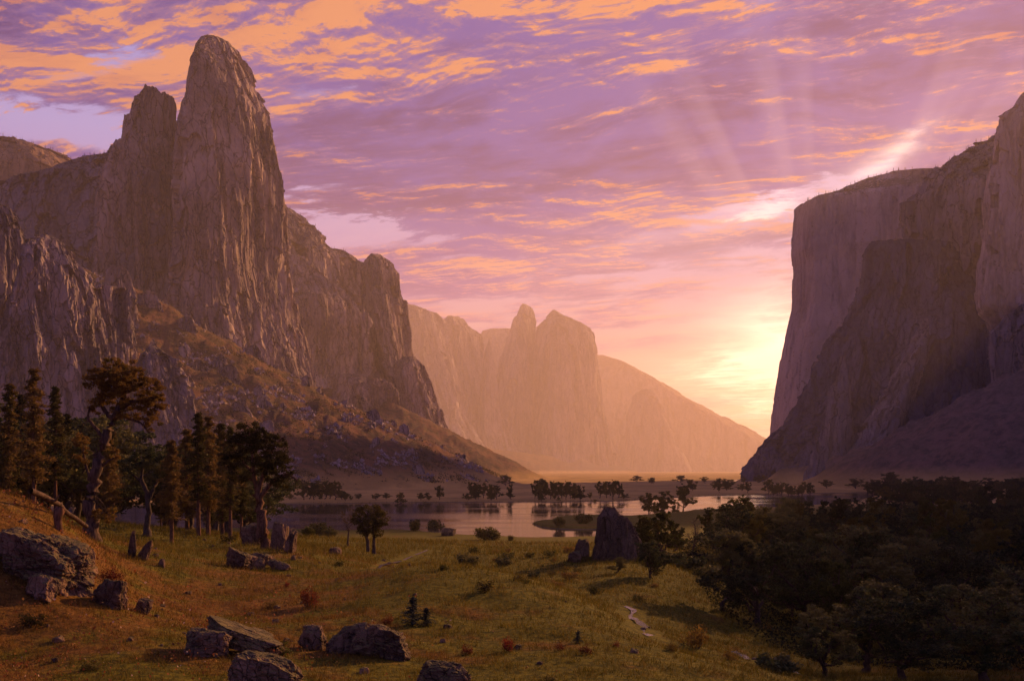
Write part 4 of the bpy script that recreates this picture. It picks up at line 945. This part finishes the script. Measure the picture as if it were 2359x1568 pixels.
def build_cover():
    rng = np.random.default_rng(77)
    def pick(n, p0, p1, y0, y1, power=1.0):
        Y = np.exp(rng.uniform(math.log(y0), math.log(y1), n)); px = rng.uniform(p0, p1, n)
        return wx(px, Y), Y
    x, y = pick(330000, -80, 2450, 33, 210)
    d = fbm(x/2.2, y/2.2, 0*x, 3, seed=61)+.35*fbm(x/.6, y/.6, 0*x, 2, seed=63)
    k = rng.random(len(x)) < .45+.9*d; x, y = x[k], y[k]; d = d[k]
    sc = (y/45)**.75
    h = (.16+.20*rng.random(len(x))**2+.12*np.maximum(d, 0))*sc; w = .035*sc*rng.uniform(.7, 1.5, len(x))
    for pts in ([(985,1268),(925,1290),(898,1298),(862,1312)], [(1440,1398),(1462,1410),(1450,1422),(1488,1446),(1476,1458),(1500,1470)], [(1690,1504),(1752,1526),(1830,1548)]):
        for a, b in zip(pts[:-1], pts[1:]):
            A_, B_ = np.array(hit(*a)[:2]), np.array(hit(*b)[:2]); dd = B_-A_; tt = np.clip(((x-A_[0])*dd[0]+(y-A_[1])*dd[1])/(dd@dd), 0, 1)
            k = np.hypot(x-A_[0]-tt*dd[0], y-A_[1]-tt*dd[1]) > 1.3; x, y, h, w = x[k], y[k], h[k], w[k]
    blades('grass', rng, x, y, h, w, grass_mat('grass_blades', 'grass'), '')
    x, y = pick(15000, -80, 1500, 33, 70)
    dens = fbm(x/3, y/3, 0*x, 3, seed=65)+np.interp(x/y, [-.55, -.35, -.1, .2], [.40, .25, -.25, -.5])
    k = rng.random(len(x)) < dens; x, y = x[k], y[k]; n = len(x)
    C = np.c_[x, y, ground(x, y)+rng.uniform(.1, .5, n)]
    V, Fc, t = leaf_quads(rng, C, .055*(y/45), .8)
    tag(mesh_np('wildflowers', V, Fc, grass_mat('wildflower_petals', 'flower'), attr=t), None, None, None, 'stuff')
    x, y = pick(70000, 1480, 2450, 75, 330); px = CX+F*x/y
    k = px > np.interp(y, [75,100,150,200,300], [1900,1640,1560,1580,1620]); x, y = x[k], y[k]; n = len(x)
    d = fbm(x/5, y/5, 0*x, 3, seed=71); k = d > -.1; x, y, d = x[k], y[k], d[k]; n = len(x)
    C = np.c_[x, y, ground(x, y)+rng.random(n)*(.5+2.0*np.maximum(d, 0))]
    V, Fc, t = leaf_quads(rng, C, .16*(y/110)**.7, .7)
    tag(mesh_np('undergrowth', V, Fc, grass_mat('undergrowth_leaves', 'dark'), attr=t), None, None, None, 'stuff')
    # brush on the slopes under the cliffs
    n = 60000
    x, y = pick(n, -200, 1180, 1350, 2500); g = ground(x, y); k = (g > -22) & (fbm(x/35, y/35, 0*x, 5, .7, seed=73)+.5*fbm(x/200, y/200, 0*x, 2, seed=74) > .22)
    x, y, g = x[k], y[k], g[k]; n = len(x)
    C = np.repeat(np.c_[x, y, g], 5, 0)+rng.normal(size=(n*5, 3))*[2.2, 2.2, 1.6]+[0, 0, 1.5]
    V, Fc, t = leaf_quads(rng, C, 1.1, .8)
    tag(mesh_np('brush', V, Fc, M['leaf_oak'], attr=t), None, None, None, 'stuff')

def build_reeds():
    rng = np.random.default_rng(5); n = 260000
    Y = np.exp(rng.uniform(math.log(400), math.log(1250), n)); px = rng.uniform(200, 2100, n); x = wx(px, Y)
    g = ground(x, Y, False); k = (g > -30.6) & (g < -29.2) & (fbm(x/18, Y/18, 0*x, 3, seed=81) > -.15)
    x, Y = x[k], Y[k]; h = (.35+.9*rng.random(len(x))**2)*(Y/500)**.5
    blades('reeds', rng, x, Y, h, .22*(Y/500)*rng.uniform(.6, 1.3, len(x)), grass_mat('reed_blades', 'grass'), '', .2)

def build_litter():
    """small things lying in the grass: weeds, stones"""
    rg = random.Random(31)
    w = [Kit('weed', .6, *shrub(91, .7, .6, .035, 500, 8), M['bark'], M['leaf_green'], 'weed', ('stems', 'foliage')), Kit('weed', .6, *shrub(92, .8, .5, .035, 450, 8), M['bark'], M['leaf_oak'], 'weed', ('stems', 'foliage'))]
    for k in range(64):
        Y = math.exp(rg.uniform(math.log(40), math.log(190))); px = rg.uniform(40, 1560)
        if k % 3: px = 1250+rg.gauss(0, 150); Y = rg.uniform(88, 170)
        w[k % 2].put(wx(px, Y), Y, rg.uniform(.35, 1.0)*(Y/60)**.4, 'leafy weed standing in the meadow grass', 'weeds in the meadow grass', sink=.03, wide=rg.uniform(1, 1.8))
    base = []
    for k in range(5):
        o = stone(300+180*k, 1480, 16, 9, 'small stone half buried in the meadow grass', 400+k, .8, 6, 0, .2, .3, 3, group='small stones in the meadow grass', name='small_stone', cat='stone'); base.append(o)
    for k in range(70):
        Y = math.exp(rg.uniform(math.log(42), math.log(140))); px = rg.uniform(0, 1500) if k % 2 else rg.gauss(560, 260)
        x = wx(px, Y); c = base[k % 5].copy(); COL.objects.link(c); s_ = rg.uniform(.5, 1.8); c.scale = (s_, s_, s_); c.rotation_euler = (0, 0, rg.random()*6.28)
        c.location = (x, Y, gz(x, Y)+.02)

def build_rim_trees():
    rg = random.Random(9); K = Kit('rim_pine', 20, *pine(95, 20, 3.2, .08, .5, .5, 24), M['bark_dark'], M['leaf_pine'], 'pine tree')
    def row(lab, x0, x1, n, where):
        V = SKY_V[lab]; V = V[V[:, 2] > -20]; px = CX+F*V[:, 0]/V[:, 1]; py = HY-F*V[:, 2]/V[:, 1]
        for k in range(n):
            a = x0+(x1-x0)*(k+rg.uniform(-.6, 1.4))/n; m = np.abs(px-a) < 2.2
            if not m.any(): continue
            idx = np.where(m)[0][np.argmin(py[m])]; v = V[idx]
            h = rg.uniform(4, 9)/F*v[1]; s_ = h/20
            if K.root is None: c = K.root = thing_tree(K.a[0], *K.a[1:5], tuple(v), '', 'pine tree', None, 0, s_, K.parts)
            else: c = copy_tree(K.root, tuple(v), rg.random()*6.28, s_)
            c.location.z -= h*.12; c['label'] = 'tiny dark pine on the rim of '+where; c['category'] = 'pine tree'; c['group'] = 'pines along the rim of '+where
    row('shaded purple-brown ridge sloping left from the towers', 190, 285, 14, 'the shaded left ridge')
    row('orange-brown rounded hill at the far left skyline', 5, 190, 14, 'the far left hill')
    row('great sheer cliff with a smooth prow on the right', 1850, 2105, 34, 'the great sheer cliff')
    row('tall wall climbing out of the right edge', 2112, 2300, 24, 'the tall right wall')
    row('long sloping mountain wall behind the tallest tower', 675, 840, 14, 'the long mountain wall')

def build_scree():
    rng = np.random.default_rng(44); n = 42000
    Y = np.exp(rng.uniform(math.log(1350), math.log(2350), n)); px = rng.uniform(150, 1180, n); x = wx(px, Y); g = ground(x, Y)
    d = fbm(x/60, Y/130, 0*x, 4, .6, seed=83)
    k = (g > -20) & (d > .12); x, Y, g = x[k], Y[k], g[k]; n = len(x); print('scree', n)
    base = np.array([[1, 0, 0], [-1, 0, 0], [0, 1, 0], [0, -1, 0], [0, 0, 1], [0, 0, -1]], float)
    T = np.array([[0, 2, 4], [2, 1, 4], [1, 3, 4], [3, 0, 4], [2, 0, 5], [1, 2, 5], [3, 1, 5], [0, 3, 5]])
    s_ = (.9+3.6*rng.random(n)**3.5)[:, None, None]
    V = (base[None]+rng.normal(size=(n, 6, 3))*.35)*s_+np.c_[x, Y, g+.5][:, None]
    Fc = (T[None]+(np.arange(n)*6)[:, None, None]).reshape(-1, 3)
    tag(mesh_np('scree', V.reshape(-1, 3), Fc, M['granite_prow']), None, None, None, 'stuff')
# ------------------------------------------------------------------ boulders
import bmesh
_ICO = {}
def ico(sub):
    if sub not in _ICO:
        bm = bmesh.new(); bmesh.ops.create_icosphere(bm, subdivisions=sub, radius=1)
        V = np.array([v.co[:] for v in bm.verts]); Fc = np.array([[v.index for v in f.verts] for f in bm.faces]); bm.free()
        _ICO[sub] = (V/np.linalg.norm(V, axis=1)[:, None], Fc)
    return _ICO[sub]
def stone(px, base, w, h, label, seed, depth=.8, tilt=0, yaw=0, taper=0, boxy=0.5, sub=5, rough=1.0, sink=.22, group=None, name='boulder', shear=0, cat='boulder', back=.3):
    rng = np.random.default_rng(seed); V, Fc = ico(sub)
    p = hit(px, base)
    if p is None: print('no ground for stone', label); return
    x0, Y, z0 = p; u = Y/F; W, H = w*u, h*u
    nrm = []; off = []
    for ax in range(3):
        for s in (-1, 1):
            v = np.zeros(3); v[ax] = s; v += rng.normal(size=3)*.16; nrm.append(v/np.linalg.norm(v)); off.append(.80+rng.uniform(-.06, .1)*(1-boxy)+.05*boxy)
    for _ in range(int(16*(1-boxy))+5):
        v = rng.normal(size=3); nrm.append(v/np.linalg.norm(v)); off.append(rng.uniform(.78, 1.0)+.22*boxy)
    nrm = np.array(nrm); off = np.array(off)
    dd = V@nrm.T; r = np.where(dd > .05, off/np.maximum(dd, .05), 9).min(1)
    Q = V*np.minimum(r, 1.6)[:, None]
    # facets, cracks and grain
    q = Q*2.1+seed*3.1
    a = facets(q[:, 0]*.9, q[:, 1]*.9, q[:, 2]*1.6, seed, 1.2)*.060+facets(q[:, 0]*2.4, q[:, 1]*2.4, q[:, 2]*4, seed+5, 1.2)*.028+fbm(q[:, 0]*3, q[:, 1]*3, q[:, 2]*6, 5, .62, seed=seed)*.055+fbm(q[:, 0]*.8, q[:, 1]*.8, q[:, 2]*.8, 2, seed=seed+2)*.16
    Q = Q+V*(a*rough)[:, None]
    Q /= (Q.max(0)-Q.min(0))/2
    hh = H/(1-sink)
    Q = Q*[W/2, W*depth/2, hh/2]
    if taper: Q[:, 0] *= 1-taper*(Q[:, 2]/hh+.5); Q[:, 1] *= 1-taper*.6*(Q[:, 2]/hh+.5)
    if shear: Q[:, 0] += shear*Q[:, 2]
    t = math.radians(tilt); Q[:, 0], Q[:, 2] = Q[:, 0]*math.cos(t)+Q[:, 2]*math.sin(t), -Q[:, 0]*math.sin(t)+Q[:, 2]*math.cos(t)
    t = math.radians(yaw); Q[:, 0], Q[:, 1] = Q[:, 0]*math.cos(t)-Q[:, 1]*math.sin(t), Q[:, 0]*math.sin(t)+Q[:, 1]*math.cos(t)
    cy_ = Y+W*depth*back
    g = gz(x0, cy_)
    o = mesh_np(name, Q, Fc, M['boulder'], loc=(x0, cy_, max(g, z0)+hh/2-hh*sink))
    tag(o, label, cat, group); return o
def build_stones():
    S = stone
    S(548, 1508, 212, 54, 'large tilted slab boulder propped up on a rounded one in the foreground', 3, .62, 17, -8, 0, .75, 6, 1.0, -.35)
    S(470, 1512, 110, 60, 'rounded dark boulder under the left end of the tilted slab', 5, .8, 10, 0, 0, .2, 6, 1.0, .2)
    S(610, 1512, 90, 30, 'low stone in the shadow under the tilted slab', 6, .8, 0, 0, 0, .3, 5)
    S(600, 1600, 190, 88, 'long slab boulder cut off by the bottom edge, below the tilted slab', 7, .6, 24, 10, .1, .6, 6, 1.0, .15)
    S(718, 1496, 92, 54, 'middle-sized boulder between the tilted slab and the sloping pair', 9, .8, 14, -20, .55, .1, 6)
    S(808, 1506, 150, 62, 'long sloping boulder rising to the right in the foreground', 11, .55, -22, 0, .2, .6, 6, 1.0, .2)
    S(880, 1516, 165, 72, 'angular dark boulder with a bright ridge, right of the sloping one', 13, .7, 12, 0, .3, .5, 6, 1.0, .2)
    S(1020, 1590, 150, 66, 'boulder peeping over the bottom edge right of the middle', 15, .7, 12, 0, .3, .4, 6)
    S(546, 1310, 84, 42, 'grey boulder with a bright right face below the forked oak', 17, .8, 10, -20, .35, .4, 5)
    S(590, 1312, 42, 26, 'small rough boulder touching the grey one', 18, .8, 5, 0, .3, .3, 5)
    S(600, 1300, 68, 26, 'flat boulder behind the grey one', 19, .8, 16, 0, .2, .5, 5)
    S(640, 1312, 66, 20, 'low orange lit boulder sloping to the right', 20, .6, 26, 0, .2, .5, 5)
    S(640, 1268, 46, 68, 'left half of the split boulder right of the forked oak', 21, 1.0, 6, 10, .25, .7, 5, 1.0, .15)
    S(667, 1274, 34, 56, 'right half of the split boulder, a leaning fin', 22, 1.3, 16, 0, .35, .6, 5, 1.0, .15)
    S(580, 1256, 56, 50, 'dark boulder in shade left of the forked oak trunk', 23, .9, 0, 0, .15, .5, 5)
    S(675, 1290, 14, 12, 'little stone below the split boulder', 24, .8, 0, 0, .2, .4, 4)
    S(304, 1282, 24, 62, 'pointed upright stone, the taller of two below the round-headed oak', 25, .9, 4, 0, .75, .5, 5, 1.0, .12, name='standing_stone', cat='stone')
    S(334, 1294, 34, 52, 'leaning pointed stone right of the taller upright one', 26, .9, 28, 0, .6, .5, 5, 1.0, .12, name='standing_stone', cat='stone')
    S(372, 1306, 18, 20, 'small knobby stone right of the pointed pair', 27, .8, 0, 0, .3, .3, 4)
    S(85, 1350, 235, 104, 'great dark outcrop with a bright right face on the left hillside', 29, .8, 12, -12, .15, .5, 6, 1.3, .25, name='rock_outcrop', cat='rock outcrop')
    S(188, 1352, 56, 86, 'steep lit shoulder at the right end of the great dark outcrop', 30, 1.0, 10, -25, .3, .6, 6, 1.2, .2, name='rock_outcrop', cat='rock outcrop')
    S(88, 1384, 92, 54, 'boulder with a bright right edge below the great outcrop', 31, .8, 8, -20, .35, .4, 5)
    S(248, 1398, 88, 66, 'dark boulder with a pink lit slope, right of the great outcrop', 33, .8, 14, -15, .35, .4, 5)
    S(326, 1412, 44, 34, 'small dark boulder farthest right of the left group', 34, .8, 10, -20, .3, .4, 5)
    S(20, 1290, 120, 66, 'dark boulder at the left edge above the great outcrop', 35, .9, 6, 0, .2, .4, 5)
    S(770, 1277, 34, 17, 'pale stone lying on the meadow left of the small round oak', 36, .9, 6, 0, .2, .3, 4)
    S(1032, 1234, 44, 19, 'lit rock at the lake edge, mid picture', 37, .9, 10, 0, .3, .4, 5)
    S(1342, 1290, 48, 50, 'leaning rough rock just left of the rock butte', 38, 1.0, 8, -20, .5, .4, 5, 1.2, .15)
    S(1325, 1294, 40, 26, 'low rock at the foot of the leaning rough one', 39, 1.0, 0, 0, .3, .3, 5)
    for k, (px, b, w) in enumerate(((884,1292,12),(897,1300,14),(905,1306,10),(1460,1412,14),(1482,1450,16),(1495,1446,12),(1715,1512,16),(1740,1520,18),(1762,1526,12),(1776,1533,14),(1095,1300,8),(1240,1298,9))):
        S(px, b, w, w*.35, 'pale pebble-like stone in the little stream', 60+k, .8, 0, 0, .2, .2, 3, group='stones in the little stream', name='stream_stone', cat='stone')
    # rock butte on the meadow
    p = hit(1420, 1291); D = p[1]+3.2
    o = massif('rock_butte', D, [(1187,1381,1428,1.3),(1191,1380,1440,1.6),(1197,1379,1450,1.8),(1212,1377,1460,2.1),(1235,1374,1470,2.4),(1255,1370,1479,2.8),(1275,1365,1489,3.1),(1293,1360,1498,3.4),(1330,1350,1512,3.8)], M['butte'], P_SLAB, 360, 240, .30, 1.3, 5, .6, 91, sm=3, crag=4, big=.06)
    tag(o, 'brown jagged rock butte standing alone on the meadow', 'rock butte'); del o['kind']
    # fallen log and broken stump at the left
    A = Acc(); rng = np.random.default_rng(5)
    a = hit(60, 1152); 
    Yl = 62.; p0 = np.array([wx(70, Yl), Yl, wz(1130, Yl)]); p1 = np.array([wx(200, Yl+8), Yl+8, wz(1212, Yl+8)])
    P = bend(rng, p0, p1, 10, .12); A.tube(P, np.linspace(.20, .15, 10), 10)
    A.tube(bend(rng, P[3], P[3]+[.5, -.2, .5], 4, .4), [.09, .07, .05, .03], 5)
    V, Fc = A.arrays(); o = mesh_np('fallen_log', V, Fc, M['bark'], smooth_shade=True); tag(o, 'fallen log lying aslant on the hillside behind the stump', 'log')
    q = hit(134, 1222); A = Acc(); h = 52/F*q[1]; P = bend(rng, np.array([q[0], q[1], q[2]-.3]), np.array([q[0]+.15, q[1], q[2]+h]), 7, .2); A.tube(P, np.array([.42, .30, .24, .24, .27, .33, .22]), 9)
    V, Fc = A.arrays(); o = mesh_np('tree_stump', V, Fc, M['bark_red'], smooth_shade=True); tag(o, 'broken reddish stump below the fallen log', 'tree stump')
# ------------------------------------------------------------------ build
build_ground()
build_cliffs()
build_stones()
build_plants()
build_cover()
build_reeds()
build_litter()
build_scree()
build_rim_trees()
def water_material():
    m, nt, out = material('lake_water')
    g = nt.node('ShaderNodeNewGeometry'); pos = X(nt, g.outputs['Position'])
    h = nt.noise(nt.vmul(pos, (.25, .8, 1)), 1.0, 4, .6)*.5+nt.noise(nt.vmul(pos, (.02, .12, 1)), 1.0, 3, .5)
    calm = nt.maprange(nt.noise(nt.vmul(pos, (.004, .02, 1)), 1.0, 4, .6), .45, .6, .03, .14)
    b = principled(nt, out, (.035, .028, .03, 1), calm, nt.bump(h, .05, .35), .5)
    b.inputs['IOR'].default_value = 1.33
    return m
M['water'] = water_material()
def build_lake():
    xs = np.linspace(-1500, 2600, 60); ys = np.linspace(330, 4200, 60)
    Xg, Yg = np.meshgrid(xs, ys); n = 60
    i = np.arange(n-1)[:, None]*n; j = np.arange(n-1)[None, :]
    Fc = np.stack([i+j, i+j+1, i+n+j+1, i+n+j], -1).reshape(-1, 4)
    tag(mesh_np('lake', np.c_[Xg.ravel(), Yg.ravel(), np.full(n*n, WATER)], Fc, M['water'], smooth_shade=True), kind='structure')
build_lake()
def build_stream():
    m, nt, out = material('stream_water')
    g = nt.node('ShaderNodeNewGeometry'); pos = X(nt, g.outputs['Position'])
    b = principled(nt, out, (.03, .03, .03, 1), .22, nt.bump(nt.noise(pos, 3.0, 4, .6), .05, .6), .5)
    rng = np.random.default_rng(3)
    for pts, w in (([(985,1268),(955,1278),(925,1290),(898,1298),(880,1304),(862,1312)], .55), ([(1440,1398),(1462,1410),(1450,1422),(1470,1436),(1488,1446),(1476,1458),(1500,1470)], .5), ([(1690,1504),(1722,1518),(1752,1526),(1790,1536),(1830,1548)], .55)):
        P = np.array([hit(a, b_)[:2] for a, b_ in pts]); t = np.linspace(0, len(P)-1, 60)
        x = np.interp(t, range(len(P)), P[:, 0]); y = np.interp(t, range(len(P)), P[:, 1])
        for _ in range(3): x[1:-1] = (x[:-2]+2*x[1:-1]+x[2:])/4; y[1:-1] = (y[:-2]+2*y[1:-1]+y[2:])/4
        tx, ty = np.gradient(x), np.gradient(y); L = np.hypot(tx, ty)+1e-9
        ww = w*(.15+.8*np.abs(fbm(t*.7, 0*t, 0*t, 2, seed=8))+.3*rng.random(60))
        rows = []
        for s_ in (-1, -.33, .33, 1): rows.append(np.c_[x-ty/L*ww*s_, y+tx/L*ww*s_])
        V = np.stack(rows, 1).reshape(-1, 2); zz = ground(V[:, 0], V[:, 1]).reshape(60, 4).max(1); zz = np.convolve(np.pad(zz, 6, mode='edge'), np.ones(13)/13, 'valid')+.05
        V = np.c_[V, np.repeat(zz, 4)]
        i = np.arange(59)[:, None]*4; j = np.arange(3)[None]
        tag(mesh_np('stream', V, np.stack([i+j, i+j+1, i+5+j, i+4+j], -1).reshape(-1, 4), m, smooth_shade=True), kind='structure')
def build_haze():
    m, nt, out = material('haze')
    v = nt.node('ShaderNodeVolumePrincipled')
    v.inputs['Color'].default_value = (1, .82, .68, 1); v.inputs['Density'].default_value = HAZE
    v.inputs['Anisotropy'].default_value = .35
    nt.l.new(v.outputs[0], out.inputs['Volume'])
    x0, x1, y0, y1, z0, z1 = -13000, 13000, -600, 25500, -90, 2850
    V = [(x, y, z) for z in (z0, z1) for y in (y0, y1) for x in (x0, x1)]
    Fc = [(0, 2, 3, 1), (4, 5, 7, 6), (0, 1, 5, 4), (2, 6, 7, 3), (0, 4, 6, 2), (1, 3, 7, 5)]
    tag(mesh_np('haze', V, Fc, m), kind='stuff')
HAZE = 4.0e-5
build_stream()
build_haze()
